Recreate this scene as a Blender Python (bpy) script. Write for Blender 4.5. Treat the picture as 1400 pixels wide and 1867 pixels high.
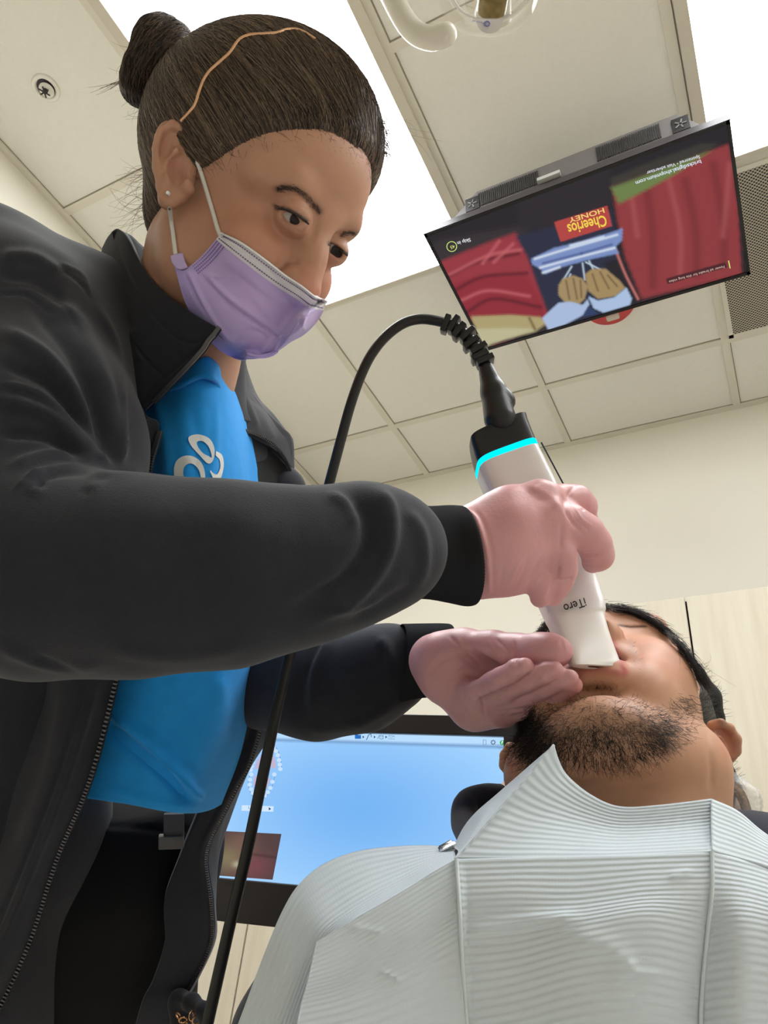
import bpy, math, random
import numpy as np
from mathutils import Vector, Matrix
random.seed(7); rng = np.random.default_rng(7)
for o in list(bpy.data.objects): bpy.data.objects.remove(o)
sc = bpy.context.scene
COL = sc.collection

# ------------------------------------------------------------------ camera
FPX = 1353.0                       # focal length in pixels of the 1400 px wide frame
CAM = np.array([0.0, 0.0, 0.80])
_A = np.array([860, 1014.5, FPX]); _A /= np.linalg.norm(_A)
_B = -np.array([-2810, 577, FPX]); _B /= np.linalg.norm(_B); _B -= _A*(_A@_B); _B /= np.linalg.norm(_B)
_U = np.cross(_B, _A)
RW = np.array([_B, _A, _U])        # world = RW @ (right, down, forward)
cd = bpy.data.cameras.new('camera'); cam = bpy.data.objects.new('camera', cd); COL.objects.link(cam)
m3 = np.column_stack([RW@[1, 0, 0], RW@[0, -1, 0], RW@[0, 0, -1]])
cam.matrix_world = Matrix([list(m3[i])+[CAM[i]] for i in range(3)]+[[0, 0, 0, 1]])
cd.sensor_fit = 'HORIZONTAL'; cd.sensor_width = 36.0; cd.lens = FPX/1400*36.0; cd.clip_start = 0.02
sc.camera = cam
# ------------------------------------------------------------------ light and exposure
PANEL = 9.0                        # emission of the ceiling light panels
wd = bpy.data.worlds.new('world'); sc.world = wd; wd.use_nodes = True
wd.node_tree.nodes['Background'].inputs[0].default_value = (1, .96, .9, 1)
wd.node_tree.nodes['Background'].inputs[1].default_value = 0.35
sc.view_settings.view_transform = 'Standard'; sc.view_settings.look = 'None'
sc.view_settings.gamma = 1.0; sc.view_settings.use_curve_mapping = False
sc.view_settings.exposure = 0.5

# ------------------------------------------------------------------ helpers
def lin(r, g=None, b=None):
    if g is None: r, g, b = r
    return tuple(((x/255)/12.92 if x/255 <= .04045 else ((x/255+.055)/1.055)**2.4) for x in (r, g, b))
def C(px, py, d): return np.array([(px-700)/FPX*d, (py-933.5)/FPX*d, d], float)
def cw(P): return np.asarray(P) @ RW.T + CAM          # camera metres -> world
def wc(P): return (np.asarray(P)-CAM) @ RW
def proj(P):
    P = np.asarray(P); return 700+FPX*P[..., 0]/P[..., 2], 933.5+FPX*P[..., 1]/P[..., 2]
def unit(v): v = np.asarray(v, float); return v/np.linalg.norm(v)
def ray(px, py): return RW@np.array([px-700, py-933.5, FPX])/FPX
def on_plane(px, py, p0, n):
    r = ray(px, py); return CAM + r*((np.asarray(p0)-CAM)@n)/(r@n)

MATS = {}
def mat(name, col=(.5, .5, .5), rough=.6, metal=0., spec=.5, vcol=False, bump=None, sss=0., emit=None, estr=0., trans=0., ior=1.45, sheen=0., coat=0., alpha=1., noise=None, colnoise=None):
    if name in MATS: return MATS[name]
    m = bpy.data.materials.new(name); m.use_nodes = True; nt = m.node_tree; b = nt.nodes['Principled BSDF']
    L = nt.links.new
    b.inputs['Base Color'].default_value = (*col, 1); b.inputs['Roughness'].default_value = rough
    b.inputs['Metallic'].default_value = metal; b.inputs['Specular IOR Level'].default_value = spec
    b.inputs['IOR'].default_value = ior; b.inputs['Transmission Weight'].default_value = trans
    b.inputs['Sheen Weight'].default_value = sheen; b.inputs['Coat Weight'].default_value = coat; b.inputs['Alpha'].default_value = alpha
    if sss: b.inputs['Subsurface Weight'].default_value = sss; b.inputs['Subsurface Radius'].default_value = (1, .35, .2); b.inputs['Subsurface Scale'].default_value = .006
    if emit is not None: b.inputs['Emission Color'].default_value = (*emit, 1); b.inputs['Emission Strength'].default_value = estr
    tc = nt.nodes.new('ShaderNodeTexCoord')
    cs = None
    if vcol:
        a = nt.nodes.new('ShaderNodeAttribute'); a.attribute_name = 'Col'; cs = a.outputs['Color']
    if colnoise:
        sc_, amt = colnoise[:2]
        n = nt.nodes.new('ShaderNodeTexNoise'); n.inputs['Scale'].default_value = sc_; n.inputs['Detail'].default_value = 4
        L(tc.outputs['Object'], n.inputs['Vector'])
        mr = nt.nodes.new('ShaderNodeMapRange'); mr.inputs[1].default_value = .3; mr.inputs[2].default_value = .7
        mr.inputs[3].default_value = 1-amt; mr.inputs[4].default_value = 1+amt; L(n.outputs[0], mr.inputs[0])
        mx = nt.nodes.new('ShaderNodeVectorMath'); mx.operation = 'SCALE'
        if cs is not None: L(cs, mx.inputs[0])
        else: mx.inputs[0].default_value = col
        L(mr.outputs[0], mx.inputs['Scale']); cs = mx.outputs[0]
    if cs is not None:
        L(cs, b.inputs['Base Color'])
        if emit == 'vcol': pass
    if bump:
        sc_, st, dist = bump
        n = nt.nodes.new('ShaderNodeTexNoise'); n.inputs['Scale'].default_value = sc_; n.inputs['Detail'].default_value = 3
        L(tc.outputs['Object'], n.inputs['Vector'])
        bp = nt.nodes.new('ShaderNodeBump'); bp.inputs['Strength'].default_value = st; bp.inputs['Distance'].default_value = dist
        L(n.outputs[0], bp.inputs['Height']); L(bp.outputs[0], b.inputs['Normal'])
    MATS[name] = m; return m
def emat(name, col, s):
    if name in MATS: return MATS[name]
    m = bpy.data.materials.new(name); m.use_nodes = True; nt = m.node_tree; nt.nodes.clear()
    e = nt.nodes.new('ShaderNodeEmission'); o = nt.nodes.new('ShaderNodeOutputMaterial'); e.inputs[1].default_value = s
    if col == 'vcol':
        a = nt.nodes.new('ShaderNodeAttribute'); a.attribute_name = 'Col'; nt.links.new(a.outputs['Color'], e.inputs[0])
    else: e.inputs[0].default_value = (*col, 1)
    nt.links.new(e.outputs[0], o.inputs[0]); MATS[name] = m; return m

def empty(name, loc, label, cat, group=None):
    o = bpy.data.objects.new(name, None); COL.objects.link(o); o.location = Vector(loc); o.empty_display_size = .05
    o['label'] = label; o['category'] = cat
    if group: o['group'] = group
    return o
def mk(name, V, Fc, m, parent=None, world=False, smooth=True, cols=None, uv=None, label=None, cat=None, kind=None, group=None):
    """one mesh object; V in camera metres unless world=True"""
    V = np.asarray(V, float); V = V if world else cw(V)
    org = V.mean(0) if parent is None else None
    if parent is not None: base = np.array(parent_loc(parent)); V = V-base
    else: V = V-org
    me = bpy.data.meshes.new(name)
    if isinstance(Fc, np.ndarray):
        n = len(Fc); k = Fc.shape[1]
        me.vertices.add(len(V)); me.vertices.foreach_set('co', V.astype(np.float32).ravel())
        me.loops.add(n*k); me.loops.foreach_set('vertex_index', Fc.astype(np.int32).ravel())
        me.polygons.add(n); me.polygons.foreach_set('loop_start', np.arange(0, n*k, k, dtype=np.int32)); me.polygons.foreach_set('loop_total', np.full(n, k, dtype=np.int32))
        me.update(calc_edges=True)
    else: me.from_pydata([tuple(v) for v in V], [], [tuple(f) for f in Fc])
    me.validate()
    me.polygons.foreach_set('use_smooth', np.full(len(me.polygons), smooth))
    if cols is not None:
        a = me.color_attributes.new('Col', 'FLOAT_COLOR', 'POINT')
        c4 = np.ones((len(V), 4), np.float32); c4[:, :3] = cols; a.data.foreach_set('color', c4.ravel())
    if uv is not None:
        ul = me.uv_layers.new(name='UVMap'); li = np.empty(len(me.loops), np.int32); me.loops.foreach_get('vertex_index', li)
        ul.data.foreach_set('uv', np.asarray(uv, np.float32)[li].ravel())
    me.materials.append(m)
    o = bpy.data.objects.new(name, me); COL.objects.link(o)
    if parent is not None: o.parent = parent
    else: o.location = Vector(org)
    if label: o['label'] = label
    if cat: o['category'] = cat
    if kind: o['kind'] = kind
    if group: o['group'] = group
    return o
def parent_loc(p):
    l = np.array(p.location)
    while p.parent is not None: p = p.parent; l = l+np.array(p.location)
    return l
def join(parts):
    Vs = []; Fs = []; n = 0; k = max(p[1].shape[1] for p in parts if len(p[1]))
    mixed = k == 4 and any(p[1].shape[1] == 3 for p in parts)
    for V, Fc in parts:
        Fc = np.asarray(Fc)
        if mixed and Fc.shape[1] == 4: Fc = np.vstack([Fc[:, [0, 1, 2]], Fc[:, [0, 2, 3]]])
        Vs.append(V); Fs.append(Fc+n); n += len(V)
    return np.vstack(Vs), np.vstack(Fs)

def cr(P, n, closed=False):
    """Catmull-Rom through the rows of P, n samples"""
    P = np.asarray(P, float); m = len(P)
    if closed: Q = np.concatenate([P[-1:], P, P[:2]]); t = np.linspace(0, m, n, endpoint=False)
    else: Q = np.concatenate([(2*P[0]-P[1])[None], P, (2*P[-1]-P[-2])[None]]); t = np.linspace(0, m-1, n)
    i = np.minimum(t.astype(int), (m if closed else m-1)-1); f = (t-i).reshape((-1,)+(1,)*(P.ndim-1))
    a, b, c, d = Q[i], Q[i+1], Q[i+2], Q[i+3]
    return .5*((2*b)+(-a+c)*f+(2*a-5*b+4*c-d)*f*f+(-a+3*b-3*c+d)*f**3)
def vnorm(V, Fc):
    n = np.zeros_like(V); a = V[Fc[:, 0]]; b = V[Fc[:, 1]]; c = V[Fc[:, 2]]
    if Fc.shape[1] == 4: nn = np.cross(c-a, V[Fc[:, 3]]-b)
    else: nn = np.cross(b-a, c-a)
    for k in range(Fc.shape[1]): np.add.at(n, Fc[:, k], nn)
    return n/np.maximum(np.linalg.norm(n, axis=1, keepdims=True), 1e-12)
def grid_faces(nu, nv, closed_v=False, off=0):
    i = np.arange(nu-1)[:, None]; j = np.arange(nv if closed_v else nv-1)[None, :]; j2 = (j+1) % nv
    a = i*nv+j; b = i*nv+j2; c = (i+1)*nv+j2; d = (i+1)*nv+j
    return np.stack([a, b, c, d], -1).reshape(-1, 4)+off
def patch(rows, nu, nv):
    """smooth sheet through rows of (px, py, depth) -> camera metres grid (nu*nv)"""
    G = np.array([[C(*p) for p in r] for r in rows])
    G = cr(G, nu); G = np.swapaxes(cr(np.swapaxes(G, 0, 1), nv), 0, 1)
    return G
def shell(G, t):
    """closed thick sheet from a grid of points (front side faces the camera)"""
    nu, nv = G.shape[:2]; V = G.reshape(-1, 3); Fc = grid_faces(nu, nv); N = vnorm(V, Fc)
    if (N*V).sum() > 0: N = -N; Fc = Fc[:, ::-1]
    n = len(V); Vb = V-N*t
    idx = np.arange(n).reshape(nu, nv)
    loop = np.concatenate([idx[0, :], idx[1:, -1], idx[-1, -2::-1], idx[-2:0:-1, 0]]); l2 = np.roll(loop, -1)
    rim = np.stack([loop, l2, l2+n, loop+n], -1)
    return np.vstack([V, Vb]), np.vstack([Fc, Fc[:, ::-1]+n, rim])
def tube(P, r, seg=8, cap=True, closed=False):
    P = np.asarray(P, float); n = len(P); r = np.broadcast_to(r, (n,)) if np.ndim(r) < 2 else r
    T = np.gradient(P, axis=0); T /= np.maximum(np.linalg.norm(T, axis=1, keepdims=True), 1e-9)
    up = np.array([0, 0, 1.]) if abs(T[0][2]) < .9 else np.array([1., 0, 0]); N = np.cross(T[0], up); N /= np.linalg.norm(N); rings = []
    for i in range(n):
        N = N-T[i]*(N@T[i]); N /= np.linalg.norm(N); Bn = np.cross(T[i], N)
        a = np.arange(seg)*2*np.pi/seg
        rings.append(P[i]+r[i]*(np.cos(a)[:, None]*N+np.sin(a)[:, None]*Bn))
    V = np.vstack(rings); Fc = grid_faces(n, seg, True)
    if cap:
        V = np.vstack([V, P[0], P[-1]]); a = np.arange(seg); b = (a+1) % seg
        Fc = np.vstack([Fc, np.stack([b, a, np.full(seg, n*seg), np.full(seg, n*seg)], -1), np.stack([a+(n-1)*seg, b+(n-1)*seg, np.full(seg, n*seg+1), np.full(seg, n*seg+1)], -1)])
    return V, Fc
def tri_fix(Fc): return Fc
def pxpath(pts, n): return cr(np.array([C(*p) for p in pts]), n)
def box(c, ax, h, bev=0):
    """box with centre c, axes rows ax, half sizes h (+ chamfered edges)"""
    import bmesh
    bm = bmesh.new(); bmesh.ops.create_cube(bm, size=2)
    for v in bm.verts: v.co = Vector((v.co.x*h[0], v.co.y*h[1], v.co.z*h[2]))
    if bev: bmesh.ops.bevel(bm, geom=bm.edges[:], offset=bev, segments=3, affect='EDGES', profile=.5)
    bmesh.ops.triangulate(bm, faces=bm.faces[:])
    V = np.array([v.co[:] for v in bm.verts]); Fc = np.array([[v.index for v in f.verts] for f in bm.faces]); bm.free()
    return V@np.array(ax, float)+np.asarray(c), Fc
def wbox(lo, hi, bev=0):
    lo = np.array(lo, float); hi = np.array(hi, float); return box((lo+hi)/2, np.eye(3), (hi-lo)/2, bev)
def lathe(c, ax, prof, seg=32):
    """prof rows (radius, height) about axis ax through c"""
    ax = unit(ax); u = unit(np.cross(ax, [0.3, 1, .2])); v = np.cross(ax, u); a = np.arange(seg)*2*np.pi/seg
    V = np.vstack([np.asarray(c)+ax*h+r*(np.cos(a)[:, None]*u+np.sin(a)[:, None]*v) for r, h in prof])
    return V, grid_faces(len(prof), seg, True)

class Sdf:
    """smooth blend of cones and ellipsoids in camera metres, meshed by surface nets"""
    def __init__(s, res): s.p = []; s.res = res
    def _add(s, fn, lo, hi, k, mode): s.p.append((fn, np.array(lo), np.array(hi), k, mode)); return s
    def cap(s, a, b, k=.01, mode='u'):
        pa = C(*a[:3]); ra = a[3]*a[2]/FPX; pb = C(*b[:3]); rb = b[3]*b[2]/FPX
        return s.capm(pa, ra, pb, rb, k, mode)
    def capm(s, pa, ra, pb, rb, k=.01, mode='u'):
        pa = np.asarray(pa, float); pb = np.asarray(pb, float); ba = pb-pa; L2 = max(ba@ba, 1e-12)
        def fn(X):
            h = np.clip(((X-pa)@ba)/L2, 0, 1); return np.sqrt((((X-pa)-h[..., None]*ba)**2).sum(-1))-(ra+(rb-ra)*h)
        r = max(ra, rb); return s._add(fn, np.minimum(pa, pb)-r, np.maximum(pa, pb)+r, k, mode)
    def chain(s, pts, k=.01, mode='u'):
        for a, b in zip(pts[:-1], pts[1:]): s.cap(a, b, k, mode)
        return s
    def chainm(s, pts, k=.01, mode='u'):
        for a, b in zip(pts[:-1], pts[1:]): s.capm(a[:3], a[3], b[:3], b[3], k, mode)
        return s
    def ell(s, c, r, ax=np.eye(3), k=.01, mode='u'):
        c = np.asarray(c, float); r = np.asarray(r, float); ax = np.array([unit(a) for a in ax])
        def fn(X):
            q = (X-c)@ax.T; k0 = np.sqrt(((q/r)**2).sum(-1)); k1 = np.sqrt(((q/r**2)**2).sum(-1)); return np.where(k0 < 1e-6, -r.min(), k0*(k0-1)/np.maximum(k1, 1e-9))
        e = np.sqrt(((ax*r[:, None])**2).sum(0)); return s._add(fn, c-e, c+e, k, mode)
    def half(s, p0, n, k=.01):
        """remove the side n points to"""
        p0 = np.asarray(p0, float); n = unit(n)
        return s._add(lambda X: -((X-p0)@n), [-9]*3, [9]*3, k, 's')
    def custom(s, fn, lo, hi, k, mode): return s._add(fn, lo, hi, k, mode)
    def __call__(s, X):
        d = np.full(X.shape[:-1], 9.)
        for fn, lo, hi, k, mode in s.p: d = s._comb(d, fn(X), k, mode)
        return d
    @staticmethod
    def _comb(a, b, k, mode):
        if mode == 'u': h = np.maximum(k-np.abs(a-b), 0)/k; return np.minimum(a, b)-h*h*k*.25
        b = -b; h = np.maximum(k-np.abs(a-b), 0)/k; return np.maximum(a, b)+h*h*k*.25
    def mesh(s, deform=None):
        res = s.res; U = [p for p in s.p if p[4] == 'u']
        lo = np.min([p[1] for p in U], 0)-3*res-.004; hi = np.max([p[2] for p in U], 0)+3*res+.004
        n = np.ceil((hi-lo)/res).astype(int)+1
        ax = [lo[i]+res*np.arange(n[i]) for i in range(3)]
        Fd = np.full(n, .05, np.float32)
        for fn, plo, phi, k, mode in s.p:
            m = k+3*res
            i0 = np.clip(np.floor((plo-m-lo)/res).astype(int), 0, n); i1 = np.clip(np.ceil((phi+m-lo)/res).astype(int)+1, 0, n)
            if (i1 <= i0).any(): continue
            # work slab by slab to keep memory small
            for x0 in range(i0[0], i1[0], 24):
                x1 = min(x0+24, i1[0]); sl = (slice(x0, x1), slice(i0[1], i1[1]), slice(i0[2], i1[2]))
                X = np.stack(np.meshgrid(ax[0][x0:x1], ax[1][i0[1]:i1[1]], ax[2][i0[2]:i1[2]], indexing='ij'), -1)
                Fd[sl] = s._comb(Fd[sl], fn(X), k, mode)
        return nets(Fd, lo, res)
def nets(Fd, lo, res):
    S = Fd < 0; n = np.array(Fd.shape)
    c = np.zeros(n-1, np.uint8)
    for dx in (0, 1):
        for dy in (0, 1):
            for dz in (0, 1): c += S[dx:n[0]-1+dx, dy:n[1]-1+dy, dz:n[2]-1+dz]
    act = np.argwhere((c > 0) & (c < 8)); vid = np.full(n-1, -1, np.int64); vid[tuple(act.T)] = np.arange(len(act))
    cor = np.array([[x, y, z] for x in (0, 1) for y in (0, 1) for z in (0, 1)])
    val = np.stack([Fd[tuple((act+q).T)] for q in cor], 1)
    P = np.zeros((len(act), 3)); W = np.zeros(len(act))
    for a in range(8):
        for b in range(a+1, 8):
            if np.abs(cor[a]-cor[b]).sum() != 1: continue
            va, vb = val[:, a], val[:, b]; mk_ = (va < 0) != (vb < 0); t = np.where(mk_, va/np.where(va == vb, 1, va-vb), 0)
            P += np.where(mk_[:, None], cor[a]+(cor[b]-cor[a])*t[:, None], 0); W += mk_
    V = lo+res*(act+P/W[:, None]); Q = []
    for a in range(3):
        b, d = (a+1) % 3, (a+2) % 3
        sl0 = [slice(None)]*3; sl1 = [slice(None)]*3; sl0[a] = slice(0, -1); sl1[a] = slice(1, None)
        A = S[tuple(sl0)]; Bq = S[tuple(sl1)]; e = np.argwhere(A != Bq)
        e = e[(e[:, b] > 0) & (e[:, d] > 0) & (e[:, b] < n[b]-1) & (e[:, d] < n[d]-1)]
        if not len(e): continue
        def g(ob, od): q = e.copy(); q[:, b] -= ob; q[:, d] -= od; return vid[tuple(q.T)]
        q = np.stack([g(1, 1), g(0, 1), g(0, 0), g(1, 0)], -1); flip = ~A[tuple(e.T)]; q[flip] = q[flip][:, ::-1]; Q.append(q)
    return V, np.vstack(Q)
def pdist(px, py, pts, n=40):
    P = cr(np.array(pts, float), n) if len(pts) > 2 else np.array(pts, float)
    best = np.full(px.shape, 1e9); tt = np.zeros(px.shape)
    for i in range(len(P)-1):
        a = P[i]; b = P[i+1]; ab = b-a; h = np.clip(((px-a[0])*ab[0]+(py-a[1])*ab[1])/max(ab@ab, 1e-9), 0, 1)
        d = np.hypot(px-a[0]-h*ab[0], py-a[1]-h*ab[1]); m = d < best; best = np.where(m, d, best); tt = np.where(m, (i+h)/(len(P)-1), tt)
    return best, tt
def sculpt(V, Fc, strokes):
    """strokes: (points, width px, height mm): soft ridges (+) and grooves (-) worked into the side seen in the photo"""
    N = vnorm(V, Fc); vd = V/np.linalg.norm(V, axis=1, keepdims=True); face = np.clip(-(N*vd).sum(1)*1.6, 0, 1)
    px, py = proj(V); D = np.zeros(len(V))
    for pts, wd_, h in strokes:
        P = np.array(pts, float); m = (px > P[:, 0].min()-3*wd_) & (px < P[:, 0].max()+3*wd_) & (py > P[:, 1].min()-3*wd_) & (py < P[:, 1].max()+3*wd_)
        if not m.any(): continue
        d, t = pdist(px[m], py[m], pts); tp = np.clip(np.minimum(t, 1-t)*6+.25, 0, 1) if len(pts) > 1 else 1
        D[m] += h*.001*np.exp(-(d/wd_)**2)*tp
    return V+N*(D*face)[:, None]
def inpoly(px, py, poly):
    P = np.array(poly, float); r = np.zeros(px.shape, bool); j = len(P)-1
    for i in range(len(P)):
        c = ((P[i, 1] > py) != (P[j, 1] > py)); x = (P[j, 0]-P[i, 0])*(py-P[i, 1])/np.where(P[j, 1] == P[i, 1], 1e-9, P[j, 1]-P[i, 1])+P[i, 0]
        r ^= c & (px < x); j = i
    return r
def mixc(cols, w_, c): return cols*(1-w_[:, None])+np.array(c)*w_[:, None]
def strands(paths, r0, r1=None, seg=3):
    """many hairs: paths (n, m, 3) -> one mesh"""
    P = np.asarray(paths); n, m = P.shape[:2]
    T = np.gradient(P, axis=1); T /= np.maximum(np.linalg.norm(T, axis=2, keepdims=True), 1e-9)
    ref = np.array([.3, .5, .8]); N = np.cross(T, ref); N /= np.maximum(np.linalg.norm(N, axis=2, keepdims=True), 1e-9); Bn = np.cross(T, N)
    r = np.linspace(r0, r0*.3 if r1 is None else r1, m)[None, :, None, None]
    a = np.arange(seg)*2*np.pi/seg
    V = P[:, :, None, :]+r*(np.cos(a)[None, None, :, None]*N[:, :, None, :]+np.sin(a)[None, None, :, None]*Bn[:, :, None, :])
    f = grid_faces(m, seg, True); Fc = (f[None]+(np.arange(n)*m*seg)[:, None, None]).reshape(-1, 4)
    return V.reshape(-1, 3), Fc
def text_tris(s, font_size=1.0, bold=0.0):
    cu = bpy.data.curves.new('t', 'FONT'); cu.body = s; cu.size = font_size; cu.offset = bold; cu.resolution_u = 3
    o = bpy.data.objects.new('t', cu); COL.objects.link(o); bpy.context.view_layer.update()
    me = bpy.data.meshes.new_from_object(o.evaluated_get(bpy.context.evaluated_depsgraph_get()))
    me.calc_loop_triangles(); V = np.array([v.co[:] for v in me.vertices]); T = np.array([t.vertices[:] for t in me.loop_triangles])
    bpy.data.objects.remove(o); bpy.data.meshes.remove(me); return V[:, :2], T
def text_px(s, start, end, h, pt, bold=0.0):
    """lettering running from start to end (pixels), letter height h px; pt maps a pixel to a point"""
    V, T = text_tris(s, 1.0, bold); x0, x1 = V[:, 0].min(), V[:, 0].max()
    a = np.array(start, float); ex = (np.array(end, float)-a); L = np.hypot(*ex); ex /= L; ey = np.array([ex[1], -ex[0]])
    q = a+np.outer((V[:, 0]-x0)/(x1-x0)*L, ex)+np.outer(V[:, 1]/.7*h, ey)
    return np.array([pt(x, y) for x, y in q]), T
# ================================================================== the room
ZC = 2.70; X0, X1, Y0, Y1 = -1.66, 2.4, -2.6, 2.255
M_wall = mat('wall_paint', lin(243, 238, 225), .85, bump=(180, .15, .002))
M_ceil = mat('ceiling_tile', lin(238, 235, 225), .9, bump=(260, .3, .002), colnoise=(90, .012))
M_grid = mat('ceiling_grid_paint', lin(226, 220, 205), .6)
M_gap = mat('shadow_gap', lin(165, 155, 138), .8)
M_floor = mat('floor_vinyl', lin(214, 210, 202), .5, colnoise=(8, .08))
def wb(name, lo, hi, m, parent=None, **k):
    V, Fc = wbox(lo, hi); return mk(name, V, Fc, m, parent, world=True, smooth=False, **k)
ROWS = [.678+.617*k for k in range(-5, 3)]; COLS = [-1.150+.602*k for k in range(0, 6)]
wb('wall_back', (X0-.1, Y1, 0), (X1+.1, Y1+.1, ZC+.1), M_wall, kind='structure', label='cream painted wall behind the patient and the cabinets')
wb('wall_left', (X0-.1, Y0, 0), (X0, Y1, ZC+.1), M_wall, kind='structure', label='cream painted wall at the left, behind the shoulder in the black jacket')
wb('wall_right', (X1, Y0, 0), (X1+.1, Y1, ZC+.1), M_wall, kind='structure', label='cream painted wall at the right side of the room')
wb('wall_front', (X0-.1, Y0-.1, 0), (X1+.1, Y0, ZC+.1), M_wall, kind='structure', label='cream painted wall on the viewer side of the room')
wb('floor', (X0-.1, Y0-.1, -.1), (X1+.1, Y1+.1, 0), M_floor, kind='structure', label='pale vinyl floor')
ceil_ = wb('ceiling', (X0-.1, Y0-.1, ZC), (X1+.1, Y1+.1, ZC+.1), M_ceil, kind='structure', label='cream suspended tile ceiling')
bars = []; gaps = []
def bar(lo, hi, dark=None):
    bars.append(wbox(lo, hi))
for x in COLS: bar((x-.012, Y0, ZC-.006), (x+.012, Y1, ZC+.002)); gaps.append(wbox((x+.0125, Y0, ZC-.0015), (x+.0150, Y1, ZC+.001)))
for y in ROWS:
    if y < Y1: bar((X0, y-.012, ZC-.0055), (X1, y+.012, ZC+.002)); gaps.append(wbox((X0, y-.0148, ZC-.0015), (X1, y-.0125, ZC+.001)))
bar((X0, Y1-.022, ZC-.007), (X1, Y1, ZC)); bar((X0, Y0, ZC-.007), (X0+.022, Y1, ZC)); gaps.append(wbox((X0, Y1-.025, ZC-.0015), (X1, Y1-.022, ZC+.001))); gaps.append(wbox((X0+.022, Y0, ZC-.0015), (X0+.0245, Y1, ZC+.001)))
V, Fc = join(bars); mk('ceiling_grid', V, Fc, M_grid, ceil_, world=True, smooth=False, kind='structure')
V, Fc = join(gaps); mk('ceiling_gap', V, Fc, M_gap, ceil_, world=True, smooth=False, kind='structure')

# light panels
M_lamp = emat('lamp_diffuser', (.96, .985, 1.0), PANEL)
M_frame = mat('lamp_frame', lin(214, 206, 190), .5)
def ceiling_light(x0, x1, y0, y1, label):
    e = empty('ceiling_light', ((x0+x1)/2, (y0+y1)/2, ZC-.01), label, 'ceiling light', 'fluorescent ceiling panels')
    p = [wbox((x0, y0, ZC-.016), (x0+.028, y1, ZC-.002)), wbox((x1-.028, y0, ZC-.016), (x1, y1, ZC-.002)), wbox((x0, y0, ZC-.016), (x1, y0+.014, ZC-.002)), wbox((x0, y1-.014, ZC-.016), (x1, y1, ZC-.002))]
    V, Fc = join(p); mk('frame', V, Fc, M_frame, e, world=True, smooth=False)
    V, Fc = wbox((x0+.028, y0+.014, ZC-.012), (x1-.028, y1-.014, ZC-.004)); mk('diffuser', V, Fc, M_lamp, e, world=True, smooth=False)
ceiling_light(COLS[0]+.012, COLS[1]-.006, ROWS[4]+.012, ROWS[6]-.002, 'large white glowing ceiling panel directly behind the head with the bun')
ceiling_light(COLS[2]+.016, COLS[3]-.012, ROWS[4]+.012, ROWS[6]-.012, 'white glowing ceiling panel cut off by the top right corner of the photo')
ceiling_light(COLS[4]+.012, COLS[5]-.012, ROWS[4]+.012, ROWS[6]-.012, 'added white glowing ceiling panel further right, out of view, to light the room')  # unseen panel, added to light the room

# perforated air grille
def grille_mat():
    m = mat('perforated_grille', lin(196, 188, 172), .6); nt = m.node_tree; b = nt.nodes['Principled BSDF']; L = nt.links.new
    tc = nt.nodes.new('ShaderNodeTexCoord'); s = nt.nodes.new('ShaderNodeSeparateXYZ'); L(tc.outputs['Object'], s.inputs[0])
    def mth(op, a, b_=None):
        n = nt.nodes.new('ShaderNodeMath'); n.operation = op
        for i, v in enumerate((a, b_)):
            if v is None: continue
            if isinstance(v, (int, float)): n.inputs[i].default_value = v
            else: L(v, n.inputs[i])
        return n.outputs[0]
    P = .0105; out = None
    for ox, oy in ((0, 0), (.5, .5)):
        fx = mth('SUBTRACT', mth('FRACT', mth('ADD', mth('DIVIDE', s.outputs[0], P), 100+ox)), .5)
        fy = mth('SUBTRACT', mth('FRACT', mth('ADD', mth('DIVIDE', s.outputs[1], P*1.0), 100+oy)), .5)
        d = mth('SQRT', mth('ADD', mth('MULTIPLY', fx, fx), mth('MULTIPLY', fy, fy))); h = mth('LESS_THAN', d, .27)
        out = h if out is None else mth('MAXIMUM', out, h)
    mx = nt.nodes.new('ShaderNodeMix'); mx.data_type = 'RGBA'; mx.inputs['A'].default_value = (*lin(192, 184, 168), 1); mx.inputs['B'].default_value = (*lin(52, 44, 40), 1)
    L(out, mx.inputs['Factor']); L(mx.outputs['Result'], b.inputs['Base Color']); return m
e = empty('ceiling_vent', (.36, 1.6, ZC-.006), 'square perforated metal air grille in the ceiling behind the television', 'air vent')
gx0, gx1, gy0, gy1 = COLS[2]+.012, COLS[3]-.012, ROWS[6]+.012, ROWS[7]-.012
V, Fc = wbox((gx0+.012, gy0+.012, ZC-.010), (gx1-.012, gy1-.012, ZC-.003)); mk('perforated_plate', V, Fc, grille_mat(), e, world=True, smooth=False)
V, Fc = join([wbox((gx0, gy0, ZC-.012), (gx0+.014, gy1, ZC-.002)), wbox((gx1-.014, gy0, ZC-.012), (gx1, gy1, ZC-.002)), wbox((gx0, gy0, ZC-.012), (gx1, gy0+.014, ZC-.002)), wbox((gx0, gy1-.014, ZC-.012), (gx1, gy1, ZC-.002))])
mk('frame', V, Fc, M_grid, e, world=True, smooth=False)

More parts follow.
